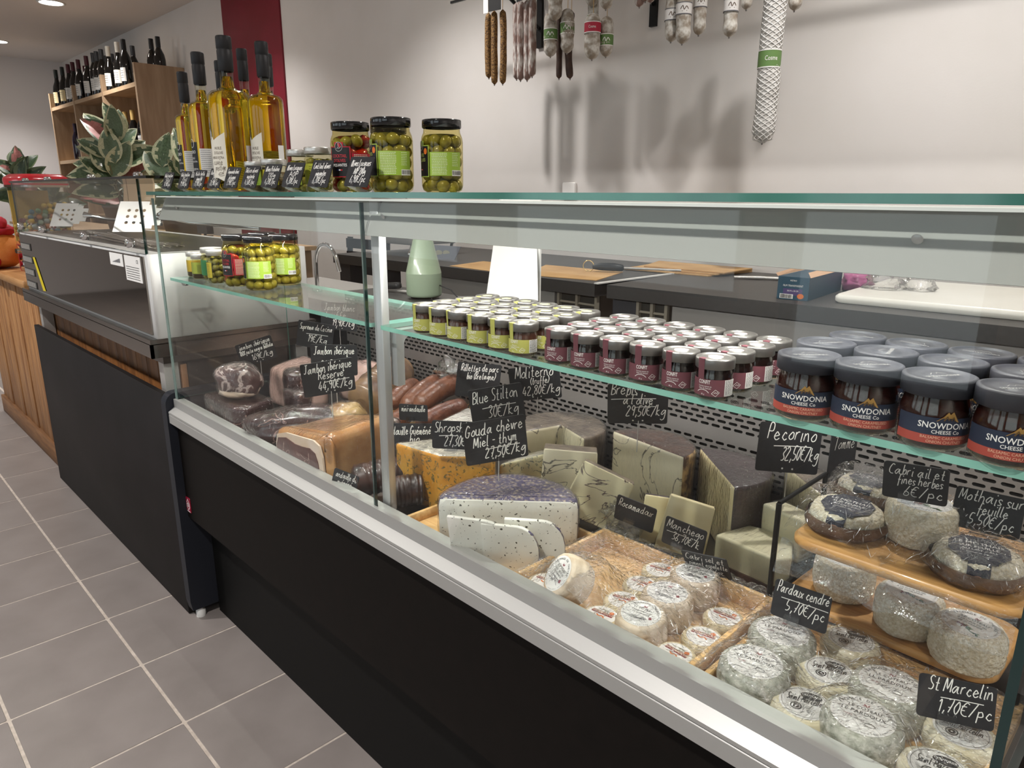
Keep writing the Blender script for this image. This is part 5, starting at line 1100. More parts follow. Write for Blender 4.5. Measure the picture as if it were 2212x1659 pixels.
# white display stand, green carafe, knives, sink with arched tap
ds = thing('display_stand', 'white folded panel standing on the rear worktop', 'stand', (-1.35,1.32,.945))
MB().add([(-.1,0,0),(.105,0,0),(.05,.05,.17),(.06,.05,.3),(-.09,.05,.3),(-.1,0,0.)], [(0,1,2,3,4)]).build('front_panel', mat('panel_white', 'ecebe6', .45), ds)
MB().b2(-.09,.06,.051,.056,.0,.3).build('back_panel', mat('panel_white'), ds)
gc = thing('green_carafe', 'sage green carafe with a cone-shaped neck behind the jars', 'carafe', (-1.715,1.315,.945))
gm = mat('sage_enamel', '8f9f86', .32, coat=.3)
for a in (0, 2.1, 4.2): MB().lathe([(.006,0),(.006,.006)], 8, (.035*math.cos(a),.035*math.sin(a),0)).build('foot', mat('handle_black'), gc)
MB().lathe([(.0001,.005),(.046,.005),(.051,.008),(.053,.014),(.053,.075)], 40).build('base', mat('sage_base', '86947f', .35, coat=.2), gc)
MB().lathe([(.053,.075),(.052,.08),(.03,.17),(.02,.21),(.018,.26),(.02,.262),(.02,.275),(.0001,.278)], 40).build('neck', gm, gc)
MB().tube([(.05,.02,.04),(.09,.03,.03),(.12,.04,.0),(.14,.06,.003),(.2,.07,.003)], .002, 6).build('cable', mat('handle_black'), gc)
ky = thing('bread_knife', 'black handled knife lying on the rear worktop left of the carafe', 'knife', (-1.86,1.33,.945), .1)
MB().rbox((-.06,0,.016), (.12,.026,.02), .009, M=rotm(0,0,-.1)).build('handle', mat('handle_black'), ky); MB().b2(.0,.16,-.012,.012,.006,.0075).build('blade', steel, ky)
sk = thing('sink_unit', 'stainless sink unit with an arched tap behind the hot cabinet', 'sink', (-2.36,1.32,0))
MB().b2(-.42,.3,-.1,.25,.86,.9).build('sink_top', steel, sk); MB().b2(-.4,.28,-.08,.23,0,.86).build('sink_cabinet', steel_d, sk)
c_ = [(0,0,.9),(0,0,1.0)]+[(.075-.075*math.cos(a), 0, 1.0+.075*math.sin(a)) for a in [PI*.85*i/12 for i in range(1,13)]]
MB().tube(c_+[(.16,0,.985)], .007, 12).build('tap', mat('chrome'), sk); MB().lathe([(.018,.9),(.018,.915),(.008,.92)], 16).build('tap_base', mat('chrome'), sk)
# ladder back chair by the wall
ch = thing('dining_chair', 'dark slatted chair standing by the wall left of the work counter', 'chair', (-3.55,2.1,0), .0)
dk = mat('chair_dark', '26262a', .5)
MB().rbox((0,0,.46), (.42,.4,.035), .02).build('seat', dk, ch)
for x in (-.19,.19): MB().tube([(x,.18,0),(x,.19,.5),(x,.23,1.0)], .017, 8).build('leg', dk, ch); MB().tube([(x,-.17,0),(x,-.17,.45)], .017, 8).build('leg', dk, ch)
for z in (.965,.895,.815): MB().box((0,.215+.0*z,z), (.4,.018,.055 if z > .9 else .045)).build('back_slat', dk, ch)

# ================================================================== dry sausages on the wall
zr = 2.1
rail = thing('hanging_rail', 'black hanging rail with two flat brackets fixed to the wall', 'rail', (0,2.35,0))
MB().b2(-2.8,-.6,-.005,.005,zr,zr+.01).build('bar', black_m, rail)
for x in (-2.46, -1.835):
    b = MB().b2(x-.016,x+.016,.236,.25,1.90,zr+.12).build('bracket', black_m, rail)
    MB().tube([(x,.24,1.98),(x,.0,zr)], .008, 6).build('brace', black_m, rail); MB().b2(x-.012,x+.012,0,.24,zr+.02,zr+.03).build('arm', black_m, rail)
    MB().lathe([(.0001,-.004),(.006,-.003),(.007,0)], 10, (x,.236,1.93), M=Matrix.Rotation(PI/2,3,'X')).build('screw', steel, rail)
mould = mat('white_mould', 'd8d4cc', .75, col2='9a8d7e', scale=42, detail=8, lo=.38, hi=.6, bump=.35, bscale=60)
mould2 = mat('white_mould_fine', 'e0dcd6', .75, col2='8a6f66', scale=60, detail=8, lo=.36, hi=.56, bump=.35, bscale=80, stretch=(1,1,.35))
pepper = mat('pepper_crust', '9a7440', .7, col2='4d3216', scale=190, detail=4, lo=.4, hi=.62, bump=.8, bscale=220)
darks = mat('dark_stick', '3d2a22', .55, col2='4f382c', scale=40)
bands = {'g': mat('ring_green', '64844a', .5), 'r': mat('ring_red', 'b3263f', .5), 'w': mat('ring_white', 'e6e2de', .5)}
def dry(name, label, x, y, z0, z1, r, m, band=None, bz=.5, bh=.04, taper=.35, seg=16, net=False, group=None, bend=.0, txt=None):
    t = thing(name, label, 'sausage', (x, y, z0), 0, group); L_ = z1-z0; n = 28; pts = []; rr = []
    for i in range(n+1):
        k = i/n; pts.append((bend*math.sin(k*PI)+.15*r*noise.noise(Vector((x*9,k*3,1))), .1*r*noise.noise(Vector((k*3,x*7,4))), k*L_))
        e = min(k, 1-k)*L_/r; e = min(1., e*.8+.02); rr.append(r*max(.1, math.sqrt(1-(1-e)**2))*(1+.09*noise.noise(Vector((x*5,k*6,9)))))
    MB().tube(pts, rr, seg).build('casing', m, t)
    MB().tube([(pts[-1][0],pts[-1][1],L_-.002),(0,0,min(zr-z0, L_+.5))], .0012, 5).build('string', mat('string'), t)
    MB().lathe([(.0001,-.006),(.003,-.004),(.002,.002)], 8).build('knot', mat('knot_grey', '8a8480', .5), t)
    if band:
        k = bz; zb_ = k*L_; b = MB(); b.lathe([(r*1.06,zb_-bh/2),(r*1.07,zb_),(r*1.06,zb_+bh/2)], 24, (bend*math.sin(k*PI),0,0)); bo = b.build('paper_ring', bands[band], t)
        b = MB()
        for s in (-1, 1): b.lathe([(r*1.075,zb_+s*bh/2-.0015),(r*1.075,zb_+s*bh/2+.0015)], 24, (bend*math.sin(k*PI),0,0))
        b.build('ring_edge', white if band != 'w' else mat('print_grey'), bo)
        p = MB(); fq = cyl(r*1.085, -.95); fr2 = lambda u, v: tuple(Vector(fq(u, zb_+v))+Vector((bend*math.sin(k*PI),0,0)))
        if txt: text_flat(p, txt, bh*.4, 0, 0, .7, fn=fr2)
        else: ribbon(p, smooth_path([(-r*.5,-bh*.1),(-r*.2,bh*.2),(0,-bh*.15),(r*.3,bh*.15),(r*.6,-bh*.1)]), bh*.07, fr2); ribbon(p, [(-r*.3,-bh*.28),(r*.4,-bh*.25)], bh*.05, fr2)
        p.build('ring_print', white if band != 'w' else mat('print_brown'), bo)
    if net:
        nb = MB(); m_ = 9; st_ = int(L_/.016)
        for d in (-1, 1):
            for j in range(m_):
                path = []
                for i in range(st_*3+1):
                    k = i/(st_*3); zq = k*L_; idx = min(n, int(k*n+.5)); rq = (rr[idx]*(1-(k*n-int(k*n)))+rr[min(n,int(k*n)+1)]*(k*n-int(k*n)) if int(k*n) < n else rr[n])*1.025; a = 2*PI*j/m_+d*k*L_/.016*2*PI/m_
                    px = pts[min(n,int(k*n))]; path.append((px[0]+rq*math.cos(a), px[1]+rq*math.sin(a), zq))
                nb.tube(path, .0012, 4, False)
        nb.build('net', mat('net_white', 'e8e6e2', .8), t)
    return t
Y = 2.35; sx = lambda x: x*2.35/2.2; sz = lambda z: 1.25+(z-1.25)*2.35/2.2
for k, (x, z) in enumerate(((-2.381,1.722),(-2.335,1.691),(-2.297,1.69))): dry('pepper_stick', 'thin pepper-crusted sausage stick, %s of three at the far left' % ORD[k], sx(x), Y-.012*(k == 1), sz(z), sz(1.972), .0145, pepper, bend=.006*(k-1), group='pepper sticks')
for k, (x, z) in enumerate(((-2.215,1.70),(-2.185,1.692),(-2.155,1.69),(-2.12,1.70),(-2.165,1.71))): dry('white_stick', 'thin white-bloomed sausage, %s of the bundle left of the bracket' % ORD[k], sx(x)+.0, Y+(.02 if k == 4 else -.008*(k % 2)), sz(z), sz(1.985), .0165, mould2, group='white sausage bundle')
dry('dry_sausage', 'white dry sausage with green ring, lower left of the green-ringed group', sx(-2.004), Y-.03, sz(1.757), sz(1.91), .0265, mould, 'g', .5, .04)
dry('dry_sausage', 'white dry sausage with green ring, lower right of the green-ringed group', sx(-1.945), Y-.0, sz(1.766), sz(1.92), .027, mould, 'g', .55, .04)
dry('dry_sausage', 'white dry sausage with green ring hanging in front of the green-ringed group', sx(-1.962), Y-.055, sz(1.873), sz(2.05), .028, mould, 'g', .55, .04)
dry('dark_stick', 'thin dark sausage tip below the left green-ringed sausage', sx(-2.008), Y+.03, sz(1.685), sz(1.92), .0125, darks); dry('dark_stick', 'thin dark curved sausage tip below the right green-ringed sausage', sx(-1.955), Y+.035, sz(1.68), sz(1.92), .015, darks, bend=-.012)
dry('dry_sausage', 'plump white dry sausage with a red paper ring', sx(-1.795), Y-.035, sz(1.722), sz(1.875), .03, mould, 'r', .68, .036, txt='Cosme')
dry('dry_sausage', 'white dry sausage with green ring behind the red-ringed one', sx(-1.838), Y+.02, sz(1.80), sz(1.98), .021, mould, 'g', .38, .032)
dry('dry_sausage', 'white dry sausage hidden mostly behind the red-ringed one, at its right', sx(-1.772), Y+.02, sz(1.735), sz(1.87), .026, mould, 'g', .4, .04)
for k, (x, z) in enumerate(((-1.822,1.905),(-1.757,1.885))): dry('dry_sausage', 'white dry sausage cut off by the frame above the red-ringed one, %s' % ('left','right')[k], sx(x), Y-.01, sz(z), sz(2.03), .026, mould)
for k, (x, z) in enumerate(((-1.618,1.872),(-1.595,1.885),(-1.572,1.878))): dry('dry_sausage', 'tip of a small white sausage by the right bracket, %s of three' % ORD[k], sx(x), Y, sz(z), sz(1.99), .017, mould2)
dry('dry_sausage', 'white dry sausage with a white ring, left of the pair right of the bracket', sx(-1.47), Y-.02, sz(1.74), sz(1.93), .024, mould, 'w', .42, .036)
dry('dry_sausage', 'white dry sausage with a white ring, right of the pair right of the bracket', sx(-1.42), Y-.03, sz(1.726), sz(1.93), .0255, mould, 'w', .5, .036)
dry('dry_sausage', 'white dry sausage behind the white-ringed pair', sx(-1.395), Y+.03, sz(1.757), sz(1.92), .022, mould, 'w', .6, .036)
dry('dry_sausage', 'single white dry sausage with a white ring left of the big netted one', sx(-1.256), Y-.02, sz(1.726), sz(1.90), .023, mould, 'w', .5, .036)
dry('dry_sausage', 'tip of a white sausage at the top edge beside the single ringed one', sx(-1.215), Y, sz(1.80), sz(1.95), .017, mould)
dry('netted_salami', 'very long thick white salami in a net with a green ring', sx(-1.095), Y-.06, sz(1.402), sz(1.96), .033, mat('salami_white', 'd6d3cf', .75, col2='b3aea8', scale=40, bump=.3), 'g', .42, .05, net=True, txt='Cosme')
dry('dry_sausage', 'tip of a dark-ended white sausage right of the netted salami', sx(-1.065), Y+.01, sz(1.775), sz(1.93), .021, mould)
tg = thing('hang_tags', 'white and black hang tags above the pepper sticks', 'label', (sx(-2.33),Y-.03,sz(1.965)))
MB().box((-.04,0,.035),(.03,.002,.07)).build('white_tag', white, tg); MB().box((.02,-.004,.03),(.07,.002,.06), .1).build('black_tag', ink, tg); MB().box((.185,-.01,.035),(.06,.002,.05), -.2).build('black_tag', ink, tg)
sk_ = thing('wall_socket', 'small white socket low on the back wall above the counter glass', 'socket', (-2.26,2.594,1.262)); MB().rbox((0,0,0),(.08,.08,.012),.006,Matrix(((1,0,0),(0,0,1),(0,1,0)))).build('plate', white, sk_)
# ================================================================== hot cabinet and wooden counter on the left
oak = mat('oak_panel', 'b49a7e', .55, col2='a0856a', scale=3.5, stretch=(6,6,.7), detail=8, bump=.06, bscale=30, dist=.6)
oak_x = mat('oak_shelf', 'bea283', .55, col2='a88c6c', scale=3.5, stretch=(.7,6,6), detail=8, dist=.6)
pine = mat('pine_plank', 'b08050', .5, col2='84562e', scale=4, stretch=(9,9,.8), detail=8, dist=1.2, bump=.05, bscale=20)
pine_top = mat('pine_top', 'b98a58', .45, col2='9c6f42', scale=4, stretch=(.8,8,8), detail=8, dist=1.)
mirror = mat('polished_steel', 'a39c95', .06, 1., bump=.012, bscale=4, stretch=(1,1,1))
wc = thing('wooden_counter', 'counter clad in vertical pine planks at the far left', 'counter', (-4.33,.69,0))
for k in range(13): MB().rbox((-.57+.0965*k-.01, .012-.002*(k % 3), .45), (.094,.02,.78), .004).build('plank', pine, wc)
MB().b2(-.62,.64,.03,.6,.0,.83).build('carcass', mat('carcass_brown', '5a4028', .6), wc)
MB().rbox((.005,.29,.858), (1.30,.66,.034), .006).build('top', pine_top, wc)
MB().rbox((.0,-.004,.05), (1.27,.02,.1), .003).build('plinth', mat('plinth_wood', '7d5836', .6, col2='67452a', scale=8, stretch=(1,8,8)), wc)
bs = thing('base_cabinet', 'low brown cabinet behind the black screen under the hot cabinet', 'cabinet', (-2.84,.9,0))
MB().b2(-.75,.745,-.163,.15,0,.772).build('carcass', mat('cabinet_dark', '241c18', .6), bs)
for k in range(15): MB().rbox((-.70+.1*k, -.174, .475), (.097,.018,.59), .003).build('plank', mat('pine_dark', '8a5a30', .5, col2='6b4322', scale=4, stretch=(9,9,.8), detail=8), bs)
bk2 = MB().rbox((0,0,.353), (1.5,.018,.70), .003).build('black_screen', mat('screen_black', '1a1716', .6, col2='201c1c', scale=6, spec=.2), None, (-2.81,.653,0)); tag(bk2, 'tall matt black screen board standing in front of the hot cabinet', 'panel')
hc = thing('hot_display_cabinet', 'stainless steel hot food cabinet with a glass top left of the display', 'hot cabinet', (-2.85,.66,0))
hx0, hx1 = -.775, .765
MB().rbox((0,.235,.97), (hx1-hx0,.47,.235), .004).build('body', mat('cabinet_steel', 'd6d5d3', .42, .15, bump=.02, bscale=6, stretch=(60,2,60)), hc)
MB().b2(hx0+.006,hx1-.02,-.0035,.002,.862,1.08).build('front_plate', mirror, hc)
MB().b2(hx0-.02,hx1+.004,-.02,.49,.838,.853).build('ledge', mat('ledge_steel', '8f8a86', .25, 1.), hc); MB().b2(hx0-.02,hx1+.004,-.02,-.012,.80,.84).build('ledge_lip', mat('ledge_steel'), hc)
MB().b2(hx1-.004,hx1+.004,-.02,.49,.80,.84).build('ledge_lip', mat('ledge_steel'), hc); MB().b2(hx0,hx1,.01,.45,.78,.8).build('underside', steel_d, hc)
for x in (hx0+.09,hx1-.03):
    for y in (.012,.42): MB().b2(x-.02,x+.02,y,y+.04,.04,.80).build('leg', steel, hc); MB().b2(x-.018,x+.018,y+.002,y+.038,.0,.04).build('leg_foot', black_m, hc)
CG = GL
pane('front_pane', hx0+.004, hx1, -.002, .004, 1.088, 1.284, hc, g=clear('hot_glass', 'fefefd', .8), e=EDGE_D)
pane('side_pane', hx1-.006, hx1, .006, .44, 1.088, 1.284, hc, g=clear('hot_glass'), e=EDGE_D); pane('side_pane', hx0+.004, hx0+.01, .006, .44, 1.088, 1.284, hc, g=clear('hot_glass'), e=EDGE_D)
pane('top_pane', hx0, hx1+.09, -.006, .44, 1.2845, 1.2915, hc, g=clear('hot_top_glass', 'f2f2f0', .9), e=mat('edge_black', '0c1110', .2, coat=.5))
for x in (hx0+.12,-.3,.25,hx1-.08): 
    MB().lathe([(.012,0),(.012,.008),(.008,.012),(.0001,.012)], 14, (x,.03,1.2915)).build('glass_clip', mat('chrome'), hc); MB().lathe([(.014,0),(.014,.016),(.01,.02)], 14, (x,-.004,1.115), M=Matrix.Rotation(PI/2,3,'X')).build('pane_knob', mat('chrome'), hc)
for k in range(14): MB().tube([(-.35+.02*k, .1+.02*(k % 4), 1.096+.004*(k % 3)), (.66-.01*k, .06+.024*(k % 5), 1.094+.003*(k % 2))], .0028, 6).build('rod', mat('rod_steel', 'cfcac2', .2, .9), hc)
MB().b2(hx0+.05,hx1-.05,.05,.42,1.0875,1.09).build('hot_plate', mat('plate_dark', '5a5550', .3, .8), hc)
# vent grilles, rating plates and tape on the front
for k in range(4):
    g_ = MB().b2(hx0+.03,hx0+.19,-.0055,-.003,1.035-.052*k-.016,1.035-.052*k+.012).build('grille', mat('grille_dark', '3a3836', .5), hc)
    for q in range(9): MB().b2(hx0+.036+.0165*q,hx0+.046+.0165*q,-.008,-.005,1.035-.052*k-.012,1.035-.052*k+.008).build('grille_bar', steel, g_)
lb = MB().b2(.455,.575,-.0052,-.0038,1.04,1.076).build('rating_label', white, hc); t = MB(); [t.box((.485+.012*q,-.0058,1.05+.0012*q),(.008,.0004,.002+.002*q)) for q in range(6)]; t.build('label_print', mat('print_grey'), lb)
lb = MB().b2(.59,.725,-.0052,-.0038,1.005,1.076).build('rating_label', white, hc); t = MB(); textlines(t, lambda u, v: (.655+u,-.0058,v), .11, 1.045, 1.012, 6, RND, .0018); text_flat(t, 'CE', .014, .7, 1.062, fn=lambda u, v: (u,-.0058,v)); t.build('label_print', ink, lb)
MB().add([(hx0+.20,-.0052,.995),(hx0+.235,-.0052,.997),(hx0+.335,-.0052,.87),(hx0+.29,-.0052,.868)], [(0,1,2,3)]).build('yellow_tape', mat('tape_yellow', 'd8c21e', .5), hc)
# slotted turners on the rods
def turner(label, loc, rz, s=1., tilt=.95):
    t = thing('slotted_turner', label, 'spatula', loc, rz)
    M_ = Matrix.Rotation(tilt,4,'X'); mb = MB(); w, l = .1*s, .13*s; nx, ny = 6, 5; mb.T = Matrix.Translation((0,0,.05*s)) @ M_
    for i in range(nx):
        for j in range(ny):
            x0, x1 = -l/2+l*i/nx, -l/2+l*(i+1)/nx; k0 = 1 if i < 4 else 1-.22*(i-3); y0, y1 = (-w/2+w*j/ny)*k0, (-w/2+w*(j+1)/ny)*k0
            if i in (1,2,3) and j in (1,2,3):
                cx, cy = (x0+x1)/2, (y0+y1)/2; r = min(x1-x0,y1-y0)*.26; rim = [(x1,y0),(x1,cy),(x1,y1),(cx,y1),(x0,y1),(x0,cy),(x0,y0),(cx,y0)]; hl = [(cx+r*math.cos(-PI/4+PI/4*q), cy+r*math.sin(-PI/4+PI/4*q)) for q in range(8)]
                mb.add([(a,b,0) for a, b in rim+hl], [(q,(q+1)%8,8+(q+1)%8,8+q) for q in range(8)])
            else: mb.add([(x0,y0,0),(x1,y0,0),(x1,y1,0),(x0,y1,0)], [(0,1,2,3)])
    mb.T = None; mb.build('blade', mat('turner_steel', 'cfcfcd', .35, .35), t)
    MB().tube([(l*.42,0,.05*s),(l*.7,.0,.045*s),(l*1.1,.0,.035*s),(l*2.6,.01,.02*s)], [.012*s,.006*s,.006*s,.009*s], 8).build('handle', mat('chrome'), t)
turner('bright slotted steel turner lying across the near end of the hot cabinet', (-2.74,.86,1.105), .75, 1.25)
turner('slotted steel turner seen through the front glass of the hot cabinet', (-3.38,.80,1.105), .75, 1.1)
# things on the wooden counter
gb = thing('gumball_machine', 'gumball machine with a red lid and clear tank of coloured balls', 'gumball machine', (-4.15,.86,.876), .25)
tk = [(-.1,-.1),(.1,-.1),(.1,.1),(-.1,.1)]
MB().prism(rrect(.2,.2,.03,3), .13, .41).build('tank', clear('tank_plastic', 'fbf8f0', 1.), gb)
MB().b2(-.094,-.09,-.09,.09,.14,.38).build('glow_panel', mat('glow_yellow', 'ead07a', .6), gb)  # coloured panel imitating the yellow glow inside the tank
gl_ = MB(); gl_.rings([[Vector((p[0]*k, p[1]*k, z)) for p in rrect(.225,.225,.05,3)] for z, k in ((.405,1.),(.425,1.02),(.438,1.),(.455,.8),(.458,.0001))], False); gl_.build('lid', mat('lid_red', 'c4202c', .25, coat=.6), gb)
MB().prism(rrect(.215,.215,.03,3), .395, .405).build('lid_collar', mat('chrome'), gb)
MB().prism(rrect(.2,.2,.03,3), 0, .128).build('base', mat('base_red', 'a01c26', .35, coat=.4), gb)
MB().rbox((0,-.106,.09),(.09,.014,.075),.006).build('coin_plate', mat('chrome'), gb); MB().tube([(0,-.11,.1),(0,-.14,.1)], .012, 10).build('crank', mat('chrome'), gb); MB().rbox((0,-.11,.03),(.05,.02,.05),.004).build('chute', mat('chrome'), gb)
cols = ['4f7d58','3f6f86','c9b04e','b8a24a','7d9a8c','b0764a','6d2b36','8aa0a8','cfc05c','a8683e']; gme = []
for c in cols: m_ = MB().blob((0,0,0),(.0125,)*3,su=12,sv=8).mesh('gumball'); m_.materials.append(mat('gum_'+c, c, .3)); gme.append(m_)
for l_ in range(8):
    for i in range(7):
        for j in range(7):
            if 0 < i < 6 and 0 < j < 6: continue
            if l_ > 3 and (i+j)*.5 < l_-3.2: continue
            link('gumball', RND.choice(gme[:4] if l_ > 5 else gme), gb, (-.078+.026*i+RND.uniform(-.008,.008), -.078+.026*j+RND.uniform(-.008,.008), .145+.0235*l_+RND.uniform(-.008,.008)))
pl = thing('plush_toy', 'orange plush toy with a red scarf at the left picture edge', 'toy', (-4.42,.70,.876))
om = mat('plush_orange', 'd8863e', .85, col2='e39a58', scale=14, bump=.3, bscale=200); rm = mat('plush_red', 'b8283a', .8, bump=.2, bscale=200)
MB().blob((0,0,.09),(.13,.12,.092),su=28,sv=18,amp=.06).build('body', om, pl); MB().blob((.0,.0,.185),(.1,.09,.035),su=24,sv=12,amp=.3,fr=2.5).build('cap', rm, pl)
MB().blob((.08,-.06,.05),(.06,.06,.05),su=20,sv=12,amp=.05).build('scarf', rm, pl); MB().blob((.06,.02,.225),(.045,.03,.03),su=16,sv=10,amp=.2).build('bow', rm, pl)
t = MB(); fe = lambda u, v: tuple(Vector((.02,-.121,.1))+Vector((u,0,v))); ribbon(t, smooth_path([(-.03,-.01),(-.01,.008),(.02,.01),(.035,.004),(.015,-.008),(-.03,-.01)]), .003, fe); t.build('eye_outline', ink, pl)
sg = thing('cream_panel', 'cream leaning cardboard panel behind the hot cabinet glass', 'panel', (-3.78,1.18,.876)); MB().box((0,0,.22),(.42,.008,.42),M=Matrix.Rotation(-.12,3,'X')).build('board', mat('cream_card', 'd9c2a0', .7), sg)
MB().box((0,-.02,.03),(.3,.012,.05)).build('foot', mat('tape_tan', 'b8935a', .6), sg)
sp = thing('spray_bottle', 'dark spray bottle standing behind the hot cabinet', 'bottle', (-3.05,1.22,.876))
MB().lathe([(.0001,0),(.045,0),(.047,.02),(.045,.13),(.02,.18),(.018,.2)], 20).build('bottle', mat('spray_dark', '2a2524', .35), sp)
MB().box((-.03,0,.225),(.1,.028,.035)).build('head', mat('spray_head', '3a2e2b', .4), sp); MB().tube([(-.03,0,.21),(-.05,0,.18),(-.045,0,.15)], .006, 8).build('trigger', mat('spray_head'), sp)
bc_ = thing('back_cabinet', 'low oak cabinet carrying the plants behind the hot cabinet', 'cabinet', (-4.5,1.47,0)); MB().b2(-3.1,1.3,-.12,.3,0,.98).build('carcass', oak, bc_); MB().b2(-3.12,1.32,-.14,.32,.98,1.0).build('top', oak_x, bc_)

# ---- rubber plants with cream-edged leaves
leaf_g = mat('leaf_green', '64795f', .4, col2='54694f', scale=25, coat=.3); leaf_d = mat('leaf_dark', '3f5338', .4, col2='5b7052', scale=20, coat=.3); leaf_c = mat('leaf_cream', 'c9c8a8', .45, col2='a9b08a', scale=30, coat=.2); leaf_p = mat('leaf_pink', 'c98a84', .45, col2='b8746f', scale=20)
def leaf_mesh(seed, inner, edge, L=1., W=.3):
    rng = random.Random(seed); mb = MB(); nu, nv = 10, 8; vs = []
    for i in range(nu+1):
        u = i/nu; w = W*math.sin(PI*min(1,u**.8))**.8*(1-.15*u)+.004
        for j in range(nv+1):
            v = j/nv*2-1; vs.append((u*L, v*w, .10*abs(v)*w/W-.28*u*u+.12*u+.02*noise.noise(Vector((u*5,v*3,seed)))))
    mb.add(vs, [(i*(nv+1)+j, i*(nv+1)+j+1, (i+1)*(nv+1)+j+1, (i+1)*(nv+1)+j) for i in range(nu) for j in range(nv)], True)
    mb.mi = [1 if (j in (0, nv-1) or (j in (1, nv-2) and rng.random() < .35) or (i == nu-1 and rng.random() < .6)) else 0 for i in range(nu) for j in range(nv)]
    me = mb.mesh('leaf'); me.materials.append(inner); me.materials.append(edge); return me
LV = [leaf_mesh(k, (leaf_g, leaf_d)[k % 2], leaf_c) for k in range(6)]+[leaf_mesh(9, leaf_p, leaf_g)]
LD = [leaf_mesh(20+k, mat('leaf_deep_green', '2c3d28', .4, col2='3b5036', scale=20, coat=.3), mat('leaf_edge_olive', '5f6b4c', .4)) for k in range(3)]  # darker green leaf set for the two far plants
def plant(label, loc, stems, leaves, lset, pot=True, s=.15):
    t = thing('rubber_plant', label, 'plant', loc)
    if pot: MB().lathe([(.0001,0),(.08,0),(.105,.16),(.11,.16),(.11,.175),(.095,.17),(.0001,.15)], 28).build('pot', mat('pot_grey', '6f6a66', .6), t)
    for top in stems: MB().tube([(0,0,.12 if pot else 0),(top[0]*.3,top[1]*.3,top[2]*.55),top], .007, 8).build('stem', mat('stem_brown', '6b6a4c', .6), t)
    for k, (x, y, z, yaw, pit, roll, sc) in enumerate(leaves):
        me = lset[k % len(lset)]; o = link('leaf', me, t, (x,y,z)); o.rotation_euler = rotm(math.radians(yaw), 0, 0).to_euler(); o.rotation_euler = (Matrix.Rotation(math.radians(yaw),3,'Z') @ Matrix.Rotation(math.radians(-pit),3,'Y') @ Matrix.Rotation(math.radians(roll),3,'X')).to_euler(); o.scale = (s*sc,)*3
    return t
def fan(base, h, n, seed, s0=.85, s1=1.15, spread=205., top=True):
    """leaves round a stem, blades facing the room; returns (x, y, z, axis angle, lean, scale)"""
    rng = random.Random(seed); L_ = []
    for k in range(n):
        f = k/max(n-1,1); side = 1 if k % 2 else -1
        ang = 90+side*(spread/2*(1-f)**.8)+rng.uniform(-14,14)
        L_.append((base[0]*f+rng.uniform(-.02,.02), base[1]*f+rng.uniform(-.03,.03), h*(.42+.58*f)+rng.uniform(-.02,.02), ang, rng.uniform(-.5,.35)+(-.2 if k % 3 == 0 else .1), rng.uniform(s0,s1)*(1-.2*f)))
    return L_
def plant2(label, loc, stems, lset, s=.19, face=(.95,-.3)):
    """stems: (top point, leaves)"""
    t = plant(label, loc, [a for a, _ in stems], [], lset)
    tc_ = Vector((face[0], face[1], 0)).normalized(); rt = Vector((-tc_.y, tc_.x, 0)); up_ = Vector((0,0,1)); k = 0
    for top, lv in stems:
        for x, y, z, ang, lean, sc in lv:
            a = math.radians(ang); ax = (rt*math.cos(a)+up_*math.sin(a)+tc_*lean).normalized()
            nn = (tc_*.75+up_*.55+rt*RND.uniform(-.35,.35)); nn = (nn-ax*nn.dot(ax)).normalized(); yy_ = nn.cross(ax)
            o = link('leaf', lset[k % len(lset)], t, (x,y,z)); o.rotation_euler = Matrix((ax, yy_, nn)).transposed().to_euler(); o.scale = (s*sc,)*3; k += 1
    return t
plant2('tall rubber plant with cream-edged leaves in front of the wine rack', (-4.72,1.4,1.0), [((.0,0,.56), fan((0,0),.56,19,3)), ((.06,-.06,.4), fan((.06,-.06),.4,7,13))], LV, .25)
plant2('small rubber plant with broad cream-edged leaves beside the oil bottles', (-4.0,1.47,1.0), [((.1,.03,.36), fan((.1,.03),.36,6,5,spread=150)), ((-.1,-.03,.37), fan((-.1,-.03),.37,5,8,spread=190))], LV, .23)
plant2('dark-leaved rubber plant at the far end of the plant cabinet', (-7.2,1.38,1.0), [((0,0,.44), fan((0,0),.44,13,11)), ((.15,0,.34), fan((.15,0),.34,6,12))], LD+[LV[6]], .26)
plant2('low dark-leaved rubber plant beside the wine rack foot', (-6.35,1.42,1.0), [((0,0,.26), fan((0,0),.26,9,14,spread=170))], LD, .18)
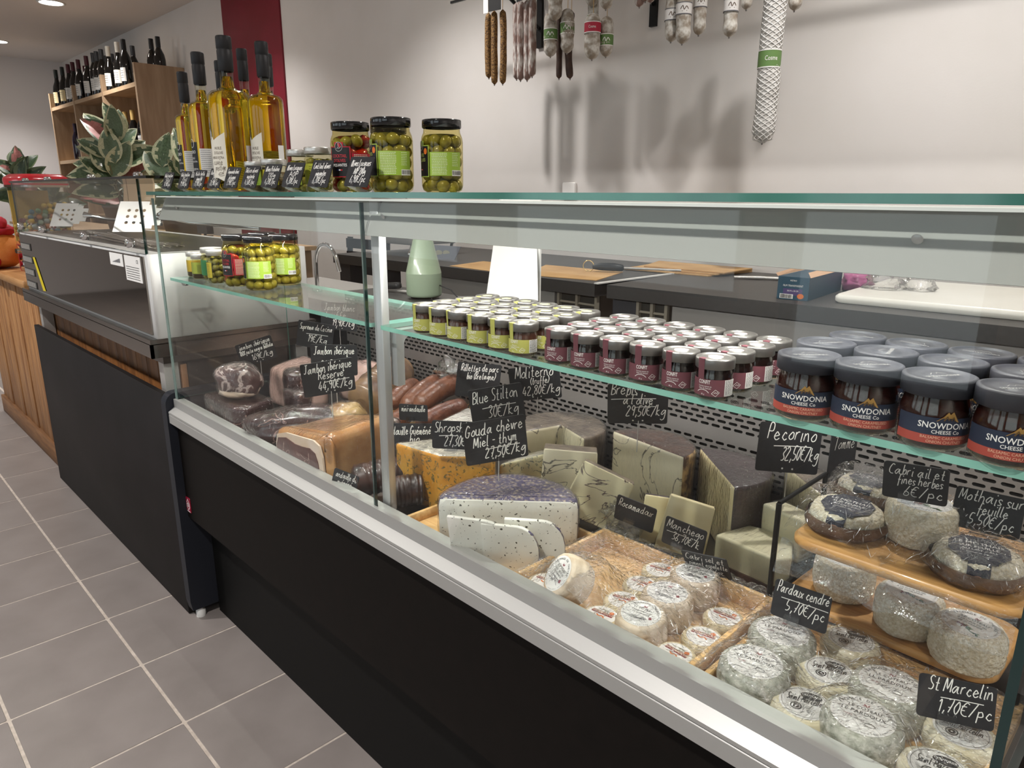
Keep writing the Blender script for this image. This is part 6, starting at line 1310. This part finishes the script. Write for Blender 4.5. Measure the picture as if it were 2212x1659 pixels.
# ---- wine rack on the back wall
ry0, ry1 = 2.195, 2.595; RX = [-9.394, -8.508, -7.565, -6.664]
wr = thing('wine_rack', 'tall oak wine rack with three open bays on the back wall', 'rack', (-8.03,ry0,0))
for k, x in enumerate(RX): MB().b2(x+8.03-.018,x+8.03+.018,0,ry1-ry0,0,2.276).build('upright', oak, wr)
for z in (2.13, 1.578, 1.03, .48):
    for k in range(3): MB().b2(RX[k]+8.03+.018,RX[k+1]+8.03-.018,.004,ry1-ry0-.004,z-.034,z).build('shelf', oak_x, wr)
MB().b2(RX[0]+8.03,RX[3]+8.03,ry1-ry0-.01,ry1-ry0,0,2.09).build('back', mat('rack_back', '7d6248', .6), wr)
wg = mat('wine_glass', '0d0d0c', .08, coat=.5); wg2 = mat('wine_glass_violet', '171020', .1, coat=.5)
def wine(cap, lab, burg=False, g=None):
    t = thing('wine_bottle', 'x', 'bottle')
    p = [(.0001,0),(.036,0),(.039,.006),(.039,.17),(.034,.2),(.017,.24),(.015,.25),(.015,.29)] if not burg else [(.0001,0),(.038,0),(.041,.006),(.041,.14),(.036,.175),(.02,.215),(.015,.245),(.015,.29)]
    t.scale = (1.2,1.2,1.2); MB().lathe(p, 20).build('glass', g or wg, t); MB().lathe([(.016,.245),(.0165,.25),(.0165,.312),(.016,.316),(.0001,.316)], 16).build('capsule', mat('cap_'+cap, cap, .4), t)
    if lab:
        b = MB(); band(b, .0415 if burg else .0395, -2.4, -.35, .035, .125, 10); lo2 = b.build('label', mat('wlabel_'+lab, lab, .6), t)
        q = MB(); textlines(q, cyl(.0425 if burg else .0405, -1.3), .04, .105, .06, 4, RND, .003); q.build('label_print', mat('print_grey'), lo2)
    return t
W_ = [wine('1f2622','d8c79a',True), wine('4d1a24','d9d6d0',True), wine('3a3c40','c9c8c4'), wine('dad6cc','e3dfd4',True), wine('1a1a1c','e2e0dc'), wine('2b1a30',None,False,wg2), wine('c9a868','8c3a34')]
used = set()
def put(k, x, y, z, label, rz=0.):
    o = W_[k] if k not in used else copy_tree(W_[k]); used.add(k); o.location = (x,y,z+.0005); o.rotation_euler.z = rz+RND.uniform(-.2,.2); o['label'] = label; o['group'] = 'wine bottles in the rack'
fr = [-8.953,-8.706,-8.486,-8.319,-8.128,-7.861,-7.647,-7.544,-7.405,-7.217,-6.965,-6.80]; kf = [0,0,1,1,1,1,2,2,2,3,3,4]
nm = ['dark green capsule','dark green capsule','red capsule','red capsule','red capsule','red capsule','grey capsule','grey capsule','grey capsule','white capsule','white capsule','black capsule']
for i, x in enumerate(fr):
    xx = x*1.037
    for u in RX:
        if abs(xx-u) < .06: xx = u+(.065 if xx > u else -.065)
    put(kf[i], xx, ry0+.07, 2.13, 'wine bottle with %s, %s from the left, front row on the rack' % (nm[i], ORD[i]))
for i, (x, k) in enumerate(((-9.2,0),(-8.97,1),(-8.78,1),(-8.38,1),(-8.2,1),(-8.0,2),(-7.85,2),(-7.3,2),(-6.86,4),(-6.73,4))):
    put(k, x, ry0+.2+.01*i % .05, 2.13, 'wine bottle standing in the rear row on the rack top, %s from the left' % ORD[i])
for i, (x, k) in enumerate(((-9.05,5),(-8.86,5),(-8.70,6),(-8.30,4),(-8.05,4),(-7.80,4),(-7.40,6),(-7.20,6),(-6.98,4),(-6.85,4))):
    put(k, x, ry0+.12, 1.578, 'wine bottle lying in shade on the second rack shelf, %s from the left'.replace('lying', 'standing') % ORD[i])
